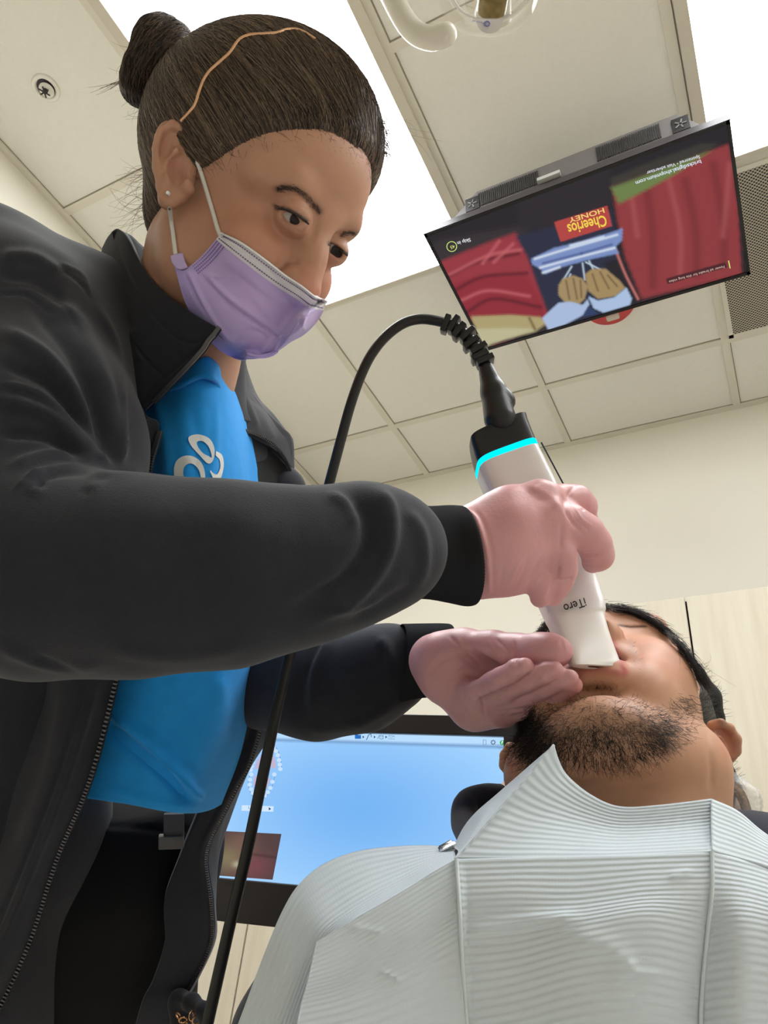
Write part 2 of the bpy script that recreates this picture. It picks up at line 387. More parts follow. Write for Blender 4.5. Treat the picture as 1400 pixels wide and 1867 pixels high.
# sprinkler
M_white = mat('white_enamel', lin(240, 236, 225), .35); M_dark = mat('dark_metal', lin(70, 64, 62), .4, metal=.6); M_chrome = mat('chrome', (.8, .8, .8), .15, metal=1)
sp = ray(84, 160); sp = CAM+sp*1.9/sp[2]
e = empty('fire_sprinkler', sp, 'small round recessed white sprinkler head in the ceiling at upper left', 'sprinkler')
dn = (0, 0, -1)
V, Fc = lathe(sp, dn, [(.036, -.001), (.036, .003), (.033, .006), (.026, .006), (.024, .002), (.0235, -.0)], 40); mk('escutcheon', V, Fc, M_white, e, world=True)
V, Fc = lathe(sp, dn, [(.0235, .001), (.0, .001)], 30); mk('recess', V, Fc, mat('recess_dark', lin(60, 50, 60), .6), e, world=True)
V, Fc = lathe(sp+[.004, .003, 0], dn, [(.0, .012), (.0195, .012), (.0195, .010), (.0, .010)], 30); mk('cover_disc', V, Fc, M_white, e, world=True)
pr = [lathe(sp+[.002, .002, 0], dn, [(.007, 0), (.006, .02), (.002, .022), (0, .022)], 16)]
for k in range(6):
    a = k*math.pi/3; pr.append(box(sp+[.002+.009*math.cos(a), .002+.009*math.sin(a), -.021], [[math.cos(a), math.sin(a), 0], [-math.sin(a), math.cos(a), 0], [0, 0, 1]], (.0055, .0018, .0008)))
V, Fc = join(pr); mk('deflector', V, Fc, M_dark, e, world=True)

# red alarm
al = ray(1109, 549); al = CAM+al*1.9/al[2]
e = empty('fire_alarm', al, 'round red ceiling alarm with a clear strobe lens peeking below the television', 'fire alarm')
V, Fc = lathe(al, dn, [(.078, -.001), (.078, .018), (.070, .030), (.03, .034), (0, .034)], 48); mk('alarm_body', V, Fc, mat('alarm_red', lin(200, 62, 62), .4), e, world=True)
st = ray(1117, 577); st = CAM+st*1.865/st[2]
V, Fc = box(st, np.eye(3), (.020, .009, .011), .005); mk('strobe_lens', V, Fc, mat('strobe_lens', lin(235, 228, 212), .15, trans=.3), e, world=True)

# cabinets and counter
def laminate():
    m = mat('birch_laminate', lin(226, 216, 196), .55); nt = m.node_tree; b = nt.nodes['Principled BSDF']; L = nt.links.new
    tc = nt.nodes.new('ShaderNodeTexCoord'); mp = nt.nodes.new('ShaderNodeMapping'); mp.inputs['Scale'].default_value = (14, 14, 1.2); L(tc.outputs['Object'], mp.inputs[0])
    n = nt.nodes.new('ShaderNodeTexNoise'); n.inputs['Scale'].default_value = 3; n.inputs['Detail'].default_value = 6; L(mp.outputs[0], n.inputs['Vector'])
    cr_ = nt.nodes.new('ShaderNodeValToRGB'); cr_.color_ramp.elements[0].color = (*lin(214, 204, 184), 1); cr_.color_ramp.elements[1].color = (*lin(222, 214, 197), 1); cr_.color_ramp.elements[0].position = .35; cr_.color_ramp.elements[1].position = .65
    L(n.outputs[0], cr_.inputs[0]); L(cr_.outputs[0], b.inputs['Base Color']); return m
M_lam = laminate(); M_in = mat('cabinet_gap', lin(50, 34, 44), .8); M_top = mat('grey_worktop', lin(150, 146, 142), .4)
def cabinet(x0, x1, xs, y, z0, z1, depth, label, handle=True):
    e = empty('wall_cabinet' if z0 > 1 else 'base_cabinet', ((x0+x1)/2, y+depth/2, z0), label, 'cabinet')
    V, Fc = wbox((x0, y+.02, z0), (x1, y+depth, z1-.004)); mk('body', V, Fc, M_in, e, world=True, smooth=False)
    for a, b_ in zip(xs[:-1], xs[1:]):
        V, Fc = wbox((a+.0025, y, z0+.003), (b_-.0025, y+.019, z1), .002); d = mk('door', V, Fc, M_lam, e, world=True, smooth=False)
        if handle:
            hz = z0+.06; V, Fc = tube([[b_-.06, y, hz], [b_-.06, y-.02, hz], [b_-.06, y-.02, hz+.08], [b_-.06, y, hz+.08]], .004, 8); mk('handle', V, Fc, M_chrome, d, world=True)
cabinet(-.54, 1.2, [-.54, -.178, .50, 1.2], 1.93, 1.19, 1.811, .32, 'pale wood upper cabinet with flat doors on the wall to the right of the patient', False)
cabinet(X0+.01, 1.2, [X0+.01, -1.245, -.64, -.04, .56, 1.2], 1.67, 0, 1.15, .56, 'pale wood base cabinet below the grey worktop, seen under the monitor', False)
V, Fc = wbox((X0+.005, 1.65, 1.15), (1.22, 2.25, 1.188), .004); mk('worktop', V, Fc, M_top, world=True, smooth=False, label='grey laminate worktop running behind the patient chair headrest', cat='worktop')

# ================================================================== television
ZT = CAM[2]+1.648; nT = np.array([0, 0, -1.])
tvx0, tvx1, tvy0, tvy1 = -.590, .131, 1.020, 1.452
M_blk = mat('black_plastic', lin(24, 22, 24), .3); M_gry = mat('grey_plastic', lin(104, 100, 98), .4); M_vent = mat('vent_dark', lin(34, 32, 32), .6)
tv = empty('television', ((tvx0+tvx1)/2, (tvy0+tvy1)/2, ZT+.03), 'flat black television hung face down under the ceiling, playing a red advert', 'television')
V, Fc = join([wbox((tvx0, tvy0, ZT), (tvx0+.008, tvy1, ZT+.025)), wbox((tvx1-.008, tvy0, ZT), (tvx1, tvy1, ZT+.025)), wbox((tvx0, tvy0, ZT), (tvx1, tvy0+.008, ZT+.025)), wbox((tvx0, tvy1-.010, ZT), (tvx1, tvy1, ZT+.025)), wbox((tvx0, tvy0, ZT+.006), (tvx1, tvy1, ZT+.026))])
bez = mk('bezel', V, Fc, M_blk, tv, world=True, smooth=False)
V, Fc = wbox((tvx0-.001, tvy0-.0015, ZT+.002), (tvx1+.001, tvy0+.001, ZT+.0245)); mk('edge_trim', V, Fc, mat('edge_black', lin(60, 56, 58), .3), bez, world=True, smooth=False)
hx0, hx1 = -.515, .078
hv = np.array([[hx0, 1.024, ZT+.026], [hx1, 1.024, ZT+.026], [hx1, 1.40, ZT+.026], [hx0, 1.40, ZT+.026], [hx0+.07, 1.010, ZT+.084], [hx1-.045, 1.010, ZT+.084], [hx1-.045, 1.36, ZT+.084], [hx0+.07, 1.36, ZT+.084]])
hf = [[0, 3, 2, 1], [4, 5, 6, 7], [0, 1, 5, 4], [1, 2, 6, 5], [2, 3, 7, 6], [3, 0, 4, 7]]
hs = mk('housing', hv, hf, M_gry, tv, world=True, smooth=False)
def on_h(x, t): # on the slanted near face of the housing
    return np.array([x, 1.0235-.014*t-.001, ZT+.026+.058*t])
sl = []
for a, b_ in ((hx0+.075, hx0+.225), (hx1-.225, hx1-.085)):
    for i in range(30):
        x = a+(b_-a)*i/29; p = on_h(x, .15); q = on_h(x, .85); sl.append(box((p+q)/2, [[1, 0, 0], unit(q-p), unit(np.cross([1, 0, 0], q-p))], (.0013, np.linalg.norm(q-p)/2, .0012)))
for g_ in (sl[:30], sl[30:]): V, Fc = join(g_); mk('vent_slots', V, Fc, M_vent, hs, world=True, smooth=False)
for x in (hx0+.045, hx1-.035):
    p = on_h(x+ (.012 if x < -.2 else -.006), .4); V, Fc = box(p, [[1, 0, 0], unit([0, -.014, .058]), unit([0, -.058, -.014])], (.018, .020, .002)); mk('fan_grille', V, Fc, M_blk, hs, world=True, smooth=False)
    fl = []
    for k in range(5):
        a = k*1.2566; u = np.array([1, 0, 0])*math.cos(a)+unit([0, -.014, .058])*math.sin(a); q = p+u*.008+np.array([0, -.0025, -.001]); fl.append(box(q, [u, np.cross([0, -.93, -.36], u), [0, -.93, -.36]], (.005, .0016, .001)))
    V, Fc = join(fl); mk('fan_blade', V, Fc, M_gry, hs, world=True, smooth=False)
V, Fc = wbox((-.30, 1.24, ZT+.084), (-.16, 1.38, ZC)); mk('ceiling_mount', V, Fc, M_white, tv, world=True, smooth=False)
p = on_h(-.262, .25); V, Fc = box(p+[0, -.004, -.004], np.eye(3), (.028, .006, .006), .001); mk('maker_badge', V, Fc, mat('badge_silver', lin(190, 190, 186), .3, metal=.3), tv, world=True, smooth=False)
def tvp(z):
    return lambda x, y: on_plane(x, y, (0, 0, ZT-z), nT)
# picture: a fine grid with painted colours, emissive as a screen is
def tv_colour(px, py):
    c = np.tile(np.array(lin(44, 38, 44)), (len(px), 1)).astype(float)
    def soft(poly, col, blur=3):
        nonlocal c
        w_ = np.zeros(len(px))
        for dx, dy in ((0, 0), (blur, 0), (-blur, 0), (0, blur), (0, -blur)): w_ += inpoly(px+dx, py+dy, poly)*.2
        c = mixc(c, w_, lin(col))
    def st(pts, w_, col, a=1.):
        nonlocal c
        d, t = pdist(px, py, pts); c = mixc(c, np.exp(-(d/w_)**2)*a, lin(col))
    soft([(790, 440), (960, 410), (1000, 560), (1000, 640), (880, 640), (780, 520)], (60, 52, 56), 6)
    soft([(800, 478), (880, 446), (940, 424), (958, 450), (975, 500), (995, 560), (1010, 590), (930, 600), (862, 590), (830, 540)], (168, 44, 58), 4)
    soft([(812, 520), (870, 505), (960, 500), (995, 560), (1000, 585), (930, 590), (845, 580)], (160, 30, 50), 6)
    for pts in ([(815, 505), (870, 478), (945, 462)], [(828, 530), (880, 505), (960, 498)], [(850, 570), (900, 545), (985, 560)]): st(pts, 4, (110, 22, 40), .8)
    for pts in ([(880, 480), (910, 440)], [(900, 478), (935, 445)], [(820, 500), (890, 466), (950, 455)], [(840, 548), (890, 530), (965, 540)]): st(pts, 3.5, (212, 92, 100), .7)
    soft([(858, 577), (930, 574), (985, 578), (998, 588), (975, 605), (900, 622), (880, 634), (872, 610)], (188, 172, 112), 3)
    soft([(865, 600), (930, 598), (980, 600), (900, 626), (880, 634)], (205, 196, 150), 3); st([(965, 580), (975, 600)], 3, (140, 118, 70)); st([(900, 632), (940, 622)], 3, (170, 50, 60))
    soft([(940, 430), (1115, 380), (1128, 470), (1100, 480), (1145, 560), (1010, 600), (990, 545), (962, 470)], (46, 50, 74), 4)
    soft([(940, 350), (1110, 300), (1118, 380), (1010, 410), (950, 425)], (50, 44, 50), 8)
    soft([(1116, 338), (1330, 262), (1345, 380), (1352, 500), (1170, 545), (1140, 470), (1125, 400)], (160, 50, 54), 4)
    for pts in ([(1180, 350), (1190, 430), (1190, 520)], [(1250, 330), (1268, 420), (1270, 500)], [(1300, 300), (1318, 400), (1320, 480)]): st(pts, 9, (126, 36, 42), .6)
    for pts in ([(1150, 350), (1162, 430)], [(1220, 330), (1240, 420), (1240, 500)], [(1330, 300), (1325, 360), (1318, 430)]): st(pts, 6, (190, 84, 84), .5)
    st([(1122, 455), (1140, 500), (1163, 545)], 2.5, (205, 110, 105))
    soft([(1113, 340), (1255, 288), (1300, 272), (1230, 318), (1180, 345), (1128, 372)], (116, 140, 70), 4)
    soft([(1113, 325), (1200, 290), (1280, 262), (1315, 262), (1255, 290), (1115, 342)], (66, 62, 56), 5)
    soft([(1010, 405), (1107, 375), (1116, 412), (1022, 441)], (200, 58, 52), 1)
    soft([(968, 472), (1010, 452), (1060, 440), (1125, 420), (1135, 415), (1134, 438), (1122, 450), (1128, 462), (1080, 472), (1020, 488), (994, 500), (985, 490), (970, 482)], (122, 150, 214), 2)
    for pts in ([(975, 472), (1030, 455), (1125, 428)], [(985, 488), (1050, 470), (1120, 452)], [(1040, 448), (1100, 432)], [(990, 497), (1020, 487)]): st(pts, 2.5, (222, 236, 255), .9)
    for pts in ([(990, 480), (1060, 462)], [(1060, 462), (1115, 446)]): st(pts, 2.5, (60, 80, 150), .7)
    for pts in ([(1040, 500), (1035, 512)], [(1042, 486), (1026, 512)], [(1062, 480), (1066, 510)], [(1068, 478), (1095, 492)], [(1074, 476), (1082, 492)]): st(pts, 1.6, (200, 225, 245), .9)
    soft([(1018, 520), (1026, 508), (1045, 502), (1062, 508), (1072, 522), (1066, 545), (1050, 560), (1030, 552), (1018, 538)], (178, 150, 98), 2)
    soft([(1066, 500), (1080, 490), (1104, 490), (1130, 512), (1140, 525), (1122, 540), (1090, 545), (1072, 530)], (178, 148, 92), 2)
    for pts in ([(1032, 512), (1038, 545)], [(1045, 508), (1052, 545)], [(1058, 512), (1060, 542)], [(1080, 500), (1090, 530)], [(1094, 496), (1110, 526)], [(1108, 502), (1125, 522)]): st(pts, 2, (110, 84, 46), .7)
    soft([(1018, 552), (1040, 550), (1062, 556), (1072, 545), (1074, 556), (1062, 575), (1030, 592), (1000, 602), (988, 580)], (176, 200, 240), 2)
    soft([(1072, 540), (1090, 548), (1120, 542), (1142, 524), (1152, 545), (1148, 556), (1100, 570), (1082, 562)], (176, 204, 242), 2)
    soft([(1062, 578), (1073, 558), (1090, 572)], (44, 66, 112), 1)
    soft([(1214, 508), (1322, 478), (1326, 487), (1217, 518)], (84, 34, 40), 1)
    g_ = c.mean(1, keepdims=True); return (c*.84+g_*.16)*.95+.01  # greyed and lifted: the ceiling's hazy reflection is painted into the picture
nx, ny = 300, 190
gx = np.linspace(tvx0+.008, tvx1-.008, nx); gy = np.linspace(tvy0+.008, tvy1-.010, ny)
G = np.stack(np.meshgrid(gx, gy, indexing='ij'), -1).reshape(-1, 2); V = np.column_stack([G, np.full(len(G), ZT+.003)])
px, py = proj(wc(V)); scr = mk('screen', V, grid_faces(nx, ny), emat('tv_picture', 'vcol', .62), tv, world=True, cols=tv_colour(px, py))
gl = [];
def tvtext(name, s, a, b_, h, col, st_=1.0, bold=0):
    V, T = text_px(s, a, b_, h, tvp(-.0022), bold); mk(name, V, T, emat('tv_ink_%d_%d_%d' % col, lin(col), st_*.7), scr, world=True, smooth=False)
tvtext('caption_text', 'HONEY', (1100, 379), (1036, 398), 9, (240, 214, 120), 1, .012)
tvtext('caption_text', 'Cheerios', (1103, 392), (1033, 410), 20, (240, 208, 84), 1, .02)
tvtext('caption_text', 'bricksdigital.shopmium.com', (1277, 291), (1158, 331), 7, (225, 235, 250), 1, .012)
tvtext('caption_text', 'Sponsored \u2022 Visit advertiser', (1275, 283), (1178, 313), 6, (225, 230, 240), 1, .01)
tvtext('caption_text', 'Skip in', (857, 434), (833, 441), 6.5, (235, 235, 240), 1, .012)
tvtext('caption_text', '45', (828, 446), (820, 449), 6, (210, 215, 120), 1, .01)
tvtext('caption_text', 'Fewer ad breaks for this long video', (1320, 484), (1219, 512), 4.5, (235, 200, 190), .8, .006)
a = np.linspace(0, 2*np.pi, 25); V, Fc = tube(np.array([on_plane(823.5+9*math.cos(t), 449.5+9*math.sin(t), (0, 0, ZT+.0025), nT) for t in a]), .0009, 6, False); mk('countdown_ring', V, Fc, emat('tv_ink_ring', lin(190, 215, 120), 1), scr, world=True)
V, Fc = tube(np.array([on_plane(*q, (0, 0, ZT+.0025), nT) for q in ((1328, 475), (1331, 489))]), .001, 6); mk('countdown_bar', V, Fc, emat('tv_ink_ring', None, 1), scr, world=True)

# ================================================================== monitor of the scanner
mq = [(415, 1331), (921, 1345), (920, 1647), (375, 1597.5)]
rr = [ray(*q) for q in mq]; dd = np.linalg.solve(np.array([-rr[2], rr[1], rr[3]]).T, rr[0]); MP = [rr[0], rr[1]*dd[1], rr[2]*dd[0], rr[3]*dd[2]]
sc_ = .50/np.linalg.norm(MP[1]-MP[0]); MP = [p*sc_+CAM for p in MP]
mX = unit(MP[1]-MP[0]); mN = unit(np.cross(mX, MP[3]-MP[0])); mN = mN if mN@(CAM-MP[0]) > 0 else -mN; mY = np.cross(mX, mN); mY = mY if mY[2] > 0 else -mY
mc = sum(MP)/4; mw = .25; mh = np.linalg.norm(MP[3]-MP[0])/2
mon = empty('monitor', mc-mN*.03, 'black framed scanner monitor with a blue screen between the two people', 'monitor')
Bt, Bb, Bs = .032, .062, .030
ax = [mX, mY, mN]
V, Fc = join([box(mc+mY*(mh+Bt/2), ax, (mw+Bs, Bt/2, .014), .002), box(mc-mY*(mh+Bb/2), ax, (mw+Bs, Bb/2, .014), .002), box(mc-mX*(mw+Bs/2), ax, (Bs/2, mh+.001, .014)), box(mc+mX*(mw+Bs/2), ax, (Bs/2, mh+.001, .014)), box(mc-mN*.012, ax, (mw+Bs-.002, mh+.02, .010))])
mk('bezel', V, Fc, mat('monitor_black', lin(42, 38, 38), .35), mon, world=True, smooth=False)
V, Fc = box(mc-mN*.04, ax, (mw*.8, mh*.9, .025), .01); mk('back_shell', V, Fc, M_white, mon, world=True)
V, Fc = tube([mc-mN*.06, [mc[0]-mN[0]*.1, mc[1]-mN[1]*.1, .95], [mc[0]-mN[0]*.1, mc[1]-mN[1]*.1, .06]], .028, 16); mk('stand_pole', V, Fc, M_white, mon, world=True)
V, Fc = wbox((mc[0]-.25, mc[1]-.1, .01), (mc[0]+.25, mc[1]+.34, .07), .02); mk('stand_base', V, Fc, M_white, mon, world=True)
def mp(z): return lambda x, y: on_plane(x, y, mc+mN*z, mN)
nu, nv = 80, 50
uu = np.stack(np.meshgrid(np.linspace(-1, 1, nu), np.linspace(-1, 1, nv), indexing='ij'), -1).reshape(-1, 2)
V = mc+uu[:, :1]*mw*mX+uu[:, 1:]*mh*mY+mN*.001; r = np.sqrt((uu[:, 0]*.95-.05)**2+(uu[:, 1]*.9+.0)**2)
t = np.clip(r/1.15, 0, 1)[:, None]**1.5; cc = np.array(lin(118, 178, 240))*(1-t)+np.array(lin(164, 210, 252))*t
top = uu[:, 1] > .885; cc[top] = lin(182, 218, 252); cc[(uu[:, 1] > .84) & (uu[:, 1] <= .885)] = lin(120, 160, 205)
ms = mk('screen', V, grid_faces(nu, nv), emat('monitor_picture', 'vcol', .74), mon, world=True, cols=cc)
def mink(name, poly, col, z=.0022, s=.74):
    V = np.array([mp(z)(*q) for q in poly]); cpt = V.mean(0); V = np.vstack([V, cpt]); n = len(poly)
    mk(name, V, np.array([[i, (i+1) % n, n] for i in range(n)]), emat('screen_ink_%d_%d_%d' % tuple(col), lin(col), s), ms, world=True, smooth=False)
def mline(name, pts, r, col, z=.002):
    V, Fc = tube(np.array([mp(z)(*q) for q in pts]), r, 5); mk(name, V, Fc, emat('screen_ink_%d_%d_%d' % tuple(col), lin(col), .74), ms, world=True)
def ell_px(cx, cy, rx, ry, a0=0, a1=360, n=24): return [(cx+rx*math.cos(math.radians(a)), cy+ry*math.sin(math.radians(a))) for a in np.linspace(a0, a1, n, endpoint=(a1-a0 < 360))]
mink('folder_icon', [(647, 1338), (651, 1338), (653, 1340), (658, 1340), (658, 1347), (647, 1347)], (40, 110, 190))
mline('scanner_icon', [(668, 1349), (672, 1340), (676, 1338), (677, 1344)], .0006, (40, 60, 90))
for x in (662.5, 683, 704): mink('arrow_icon', [(x-1.4, 1341), (x-1.4, 1346.5), (x+1.6, 1343.7)], (30, 50, 80))
mline('check_icon', [(688, 1347), (692, 1340), (695, 1344), (699, 1340), (698, 1348)], .0004, (90, 120, 150)); mline('check_icon', ell_px(695, 1344, 3.5, 3.5)+[(698, 1348)], .0004, (90, 120, 150))
mline('mail_icon', [(708, 1341), (719, 1342), (719, 1348), (708, 1347), (708, 1341), (713, 1345), (719, 1342)], .0004, (120, 150, 180))
mline('battery_icon', [(881, 1349), (886, 1349), (886, 1358), (881, 1358), (881, 1349)], .0004, (90, 110, 130)); mline('gear_icon', ell_px(899, 1353.5, 3.2, 3.2)+[(902.2, 1353.5)], .0008, (100, 125, 150))
for a in range(0, 360, 45): mline('gear_icon', [(899+3.4*math.cos(math.radians(a)), 1353.5+3.4*math.sin(math.radians(a))), (899+5*math.cos(math.radians(a)), 1353.5+5*math.sin(math.radians(a)))], .0006, (100, 125, 150))
mink('help_icon', ell_px(915.5, 1354, 4.4, 4.4), (50, 160, 90)); V, T = text_px('?', (913.8, 1356.5), (917, 1356.5), 5.5, mp(.003)); mk('help_icon', V, T, emat('screen_ink_w', lin(240, 250, 250), 1), ms, world=True, smooth=False)
# dental arches
up = [(457, 1404), (460, 1392), (466, 1378), (475, 1366), (487, 1358), (497, 1362), (505, 1373), (509, 1388), (511, 1402)]
lo = [(458, 1412), (455, 1428), (459, 1442), (466, 1452), (475, 1455), (486, 1447), (494, 1434), (500, 1412)]
mink('palate_picture', [(464, 1403), (467, 1390), (475, 1378), (487, 1368), (497, 1374), (503, 1390), (503, 1402), (485, 1396)], (190, 178, 205)); mink('palate_picture', [(464, 1414), (462, 1430), (468, 1443), (476, 1447), (486, 1438), (493, 1418), (480, 1422)], (196, 176, 200))
for arc, n in ((up, 15), (lo, 13)):
    P = cr(np.array(arc, float), n)
    for q in P: mink('tooth_icon', ell_px(q[0], q[1], 4.2, 3.8, n=10), (196, 222, 250), .0026)
    mline('arch_outline', [tuple(x) for x in cr(np.array([(q[0]+(q[0]-482)*.1, q[1]+(q[1]-1408)*.09) for q in arc]), 30)], .0004, (90, 130, 190))
mink('menu_box', [(441, 1468), (499, 1470), (498, 1480), (440, 1478)], (205, 228, 250)); V, T = text_px('Upper', (453, 1475), (474, 1476), 5, mp(.003)); mk('menu_text', V, T, emat('screen_ink_d', lin(50, 70, 100), 1), ms, world=True, smooth=False)
mink('menu_arrow', [(490, 1471.5), (490, 1477.5), (494, 1475)], (20, 50, 110), .003)
ip = [(406, 1515), (513, 1520.5), (497, 1604), (391, 1596)]; nn = 40; s_, t_ = np.meshgrid(np.linspace(0, 1, nn), np.linspace(0, 1, nn), indexing='ij'); s_ = s_.ravel(); t_ = t_.ravel()
q = np.outer((1-s_)*(1-t_), ip[0])+np.outer(s_*(1-t_), ip[1])+np.outer(s_*t_, ip[2])+np.outer((1-s_)*t_, ip[3])
cc = np.tile(lin(84, 66, 66), (nn*nn, 1)); g = lambda cx, cy, r: np.exp(-(((s_-cx)**2+(t_-cy)**2)/r**2))
cc = mixc(cc, g(.2, .6, .32)*.9, lin(132, 124, 92)); cc = mixc(cc, g(.62, .75, .32)*.8, lin(124, 72, 80)); cc = mixc(cc, g(.35, .2, .25)*.6, lin(126, 96, 86)); cc = mixc(cc, g(.34, .72, .07), lin(170, 165, 140)); cc = mixc(cc, np.exp(-((t_-.42-.1*s_)/.03)**2)*.5*(s_ > .4), lin(60, 42, 44))
mk('camera_picture', np.array([mp(.0022)(*a) for a in q]), grid_faces(nn, nn), emat('monitor_picture', 'vcol', .74), ms, world=True, cols=cc)

# ================================================================== operatory lamp above
LD = 1.06
M_lampp = mat('lamp_plastic', lin(226, 220, 205), .3)
lamp = empty('exam_lamp', cw(C(860, -60, LD)), 'cream dental lamp with a curved handle at the top edge of the photo', 'lamp')
P = pxpath([(655, -160, LD+.05), (690, -60, LD+.02), (722, 10, LD), (752, 55, LD-.01), (785, 70, LD-.02), (813, 63, LD-.03)], 40); rad = np.full(40, .0148); 
V, Fc = tube(P, np.concatenate([np.full(36, .0152), [.0150, .0146, .013, .010]]), 20); hd = Sdf(.002)
for i in range(0, 39): hd.capm(P[i], .0155, P[i+1], .0155, .001)
V, Fc = hd.mesh(); mk('handle', V, Fc, M_lampp, lamp)
lc = C(880, -190, LD+.03); la = unit([.05, .55, -.9])
V, Fc = lathe(lc, la, [(0, -.06), (.10, -.05), (.125, -.02), (.12, .0), (.05, .01), (0, .01)], 48); mk('lamp_head', V, Fc, M_lampp, lamp)
M_clear = mat('clear_plastic', (1, 1, 1), .05, trans=1., ior=1.3, alpha=.35)
cu = C(892, -22, LD-.03); cax = unit([.05, -.1, -1])
V, Fc = lathe(cu, unit([0, -.25, 1]), [(.0, -.034), (.034, -.032), (.050, -.022), (.056, -.004), (.060, .01)], 48)
sdfc = Sdf(.002); V = (V-cu)*np.array([1.18, 1, 1])+cu; mk('clear_cover', V, Fc, M_clear, lamp)
V, Fc = tube(cr(np.array([C(812, -40, LD-.03), C(826, 0, LD-.03), C(850, 26, LD-.03), (C(893, 38, LD-.03)), C(925, 30, LD-.03), C(955, 5, LD-.03), C(985, -20, LD-.03)]), 40), .0022, 8); mk('cover_rim', V, Fc, mat('rim_plastic', lin(205, 198, 188), .15), lamp)
V, Fc = lathe(C(900, -8, LD-.01), unit([0, -.25, -1]), [(0, .012), (.015, .010), (.021, .002), (.022, -.02)], 28); mk('sensor', V, Fc, mat('amber_glass', lin(120, 100, 48), .25, colnoise=(120, .3)), lamp)
tb = [C(893+24*math.cos(a), 38+22*math.sin(a), LD-.034) for a in np.linspace(-.2, math.pi+.2, 24)]; V = np.vstack([tb, [np.mean(tb, 0)]]); n = 24
Vs = np.vstack([V, V+[0, 0, .0012]]); Fc = np.array([[i, (i+1) % n, n] for i in range(n)]+[[(i+1) % n+n+1, i+n+1, 2*n+1] for i in range(n)]); tbo = mk('cover_tab', Vs, Fc, mat('tab_plastic', lin(214, 208, 204), .2), lamp, smooth=False)
V, T = text_px('Dental', (886, 41), (862, 36), 4, lambda x, y: C(x, y, LD-.0352)); mk('tab_print', V, T, mat('tab_ink', lin(120, 120, 175), .5), tbo, smooth=False)
V, Fc = tube(np.array([C(888+5*math.cos(a), 44+5*math.sin(a)-1, LD-.0352) for a in np.linspace(0, 2*np.pi, 9)]), .0009, 5, False); mk('tab_print', V, Fc, mat('tab_ink'), tbo)
V, Fc = tube([lc-la*.05, lc-la*.3+[0, -.1, .1], lc+np.array([.1, -.7, .35])], .02, 12); mk('lamp_arm', V, Fc, M_lampp, lamp)
# ================================================================== the hygienist
E0 = C(580, 431.5, .595)                       # between her eyes
hF = unit([.695, .516, -.501]); hS = unit([.525, .111, .844]); hS = unit(hS-hF*(hS@hF)); hU = unit(np.cross(hF, hS)); hU = hU if hU[1] < 0 else -hU
def H(f, s_, u): return E0+hF*f+hS*s_+hU*u
HA = [hF, hS, hU]
woman = empty('person', cw(C(180, 1300, .75)), 'person in a black zip jacket, purple face mask and pink gloves holding a white scanner', 'person')
M_skin = mat('skin', vcol=True, rough=.5, sss=.12, bump=(900, .12, .0006), colnoise=(60, .04))
hd = Sdf(.0016)
hd.ell(H(-.098, 0, .032), (.090, .073, .084), HA, .01)
hd.ell(H(-.052, 0, .040), (.056, .063, .055), HA, .02)
hd.ell(H(-.058, 0, -.040), (.055, .058, .068), HA, .02)
for sg in (-1, 1):
    hd.chainm([(*H(-.088, sg*.052, -.045), .016), (*H(-.070, sg*.045, -.074), .016), (*H(-.024, sg*.018, -.090), .014)], .02)
    hd.ell(H(-.022, sg*.036, -.034), (.018, .022, .020), HA, .02)
    hd.chainm([(*H(-.012, sg*.014, .017), .010), (*H(-.014, sg*.034, .022), .010), (*H(-.032, sg*.052, .016), .009)], .014)
hd.chainm([(*H(-.020, -.012, -.091), .014), (*H(-.020, .012, -.091), .014)], .02)
hd.ell(H(-.016, 0, -.070), (.020, .026, .020), HA, .015)
hd.ell(H(.004, .031, .0), (.013, .020, .013), HA, .014, 's')
hd.ell(H(.004, -.031, .0), (.013, .020, .013), HA, .014, 's')
hd.chainm([(*H(-.006, 0, .012), .0095), (*H(.003, 0, -.016), .0095), (*H(.015, 0, -.040), .0115)], .016)
hd.capm(H(.004, -.0120, -.041), .0068, H(.010, -.007, -.044), .007, .010); hd.capm(H(.004, .0120, -.041), .0068, H(.010, .007, -.044), .007, .010)
EYN = C(534, 397, .5745); EYF = C(604, 455, .629)
for q in (EYN, EYF): hd.ell(q+hF*.001, (.0138, .0150, .0135), HA, .006)
# openings of the eyelids
e1 = (C(535, 399, .5565)); e2 = C(613, 455, .60)
hd.ell(C(536, 398, .5585), (.0130, .0042, .0085), [unit([.87, .49, 0]), unit([-.49, .87, 0]), [0, 0, 1]], .0015, 's')
hd.ell(C(613, 457, .617), (.0085, .0040, .009), [unit([.87, .50, 0]), unit([-.50, .87, 0]), [0, 0, 1]], .0015, 's')
# ear
def px3(*a): return C(*a)
ED = .572
ea = np.array([unit([-.02, -1, .05]), unit([1, -.02, .30]), unit([-.30, 0, 1])])
hd.ell(C(318, 292, ED+.004), (.031, .0165, .006), [unit([-.10, -1, 0]), unit([1, -.1, .35]), unit([-.35, 0, 1])], .004)
hd.chain([(340, 345, ED+.004, 10), (346, 300, ED+.008, 7), (345, 262, ED+.006, 7), (334, 236, ED, 8), (315, 228, ED-.003, 8), (296, 240, ED-.004, 8), (287, 270, ED-.004, 8), (287, 305, ED-.002, 8), (293, 340, ED, 8), (302, 365, ED+.002, 12)], .003)
hd.cap((308, 366, ED+.002, 16), (326, 358, ED+.006, 14), .005)
hd.chain([(300, 335, ED-.003, 6), (310, 320, ED-.005, 6), (312, 295, ED-.005, 6), (322, 275, ED-.004, 6)], .006)
hd.cap((338, 330, ED-.002, 8), (345, 345, ED, 9), .006)
hd.ell(C(322, 306, ED-.006), (.0075, .0105, .010), np.eye(3), .004, 's')
hd.ell(C(303, 262, ED-.006), (.0045, .011, .006), [unit([1, .3, 0]), unit([-.3, 1, 0]), [0, 0, 1]], .003, 's')
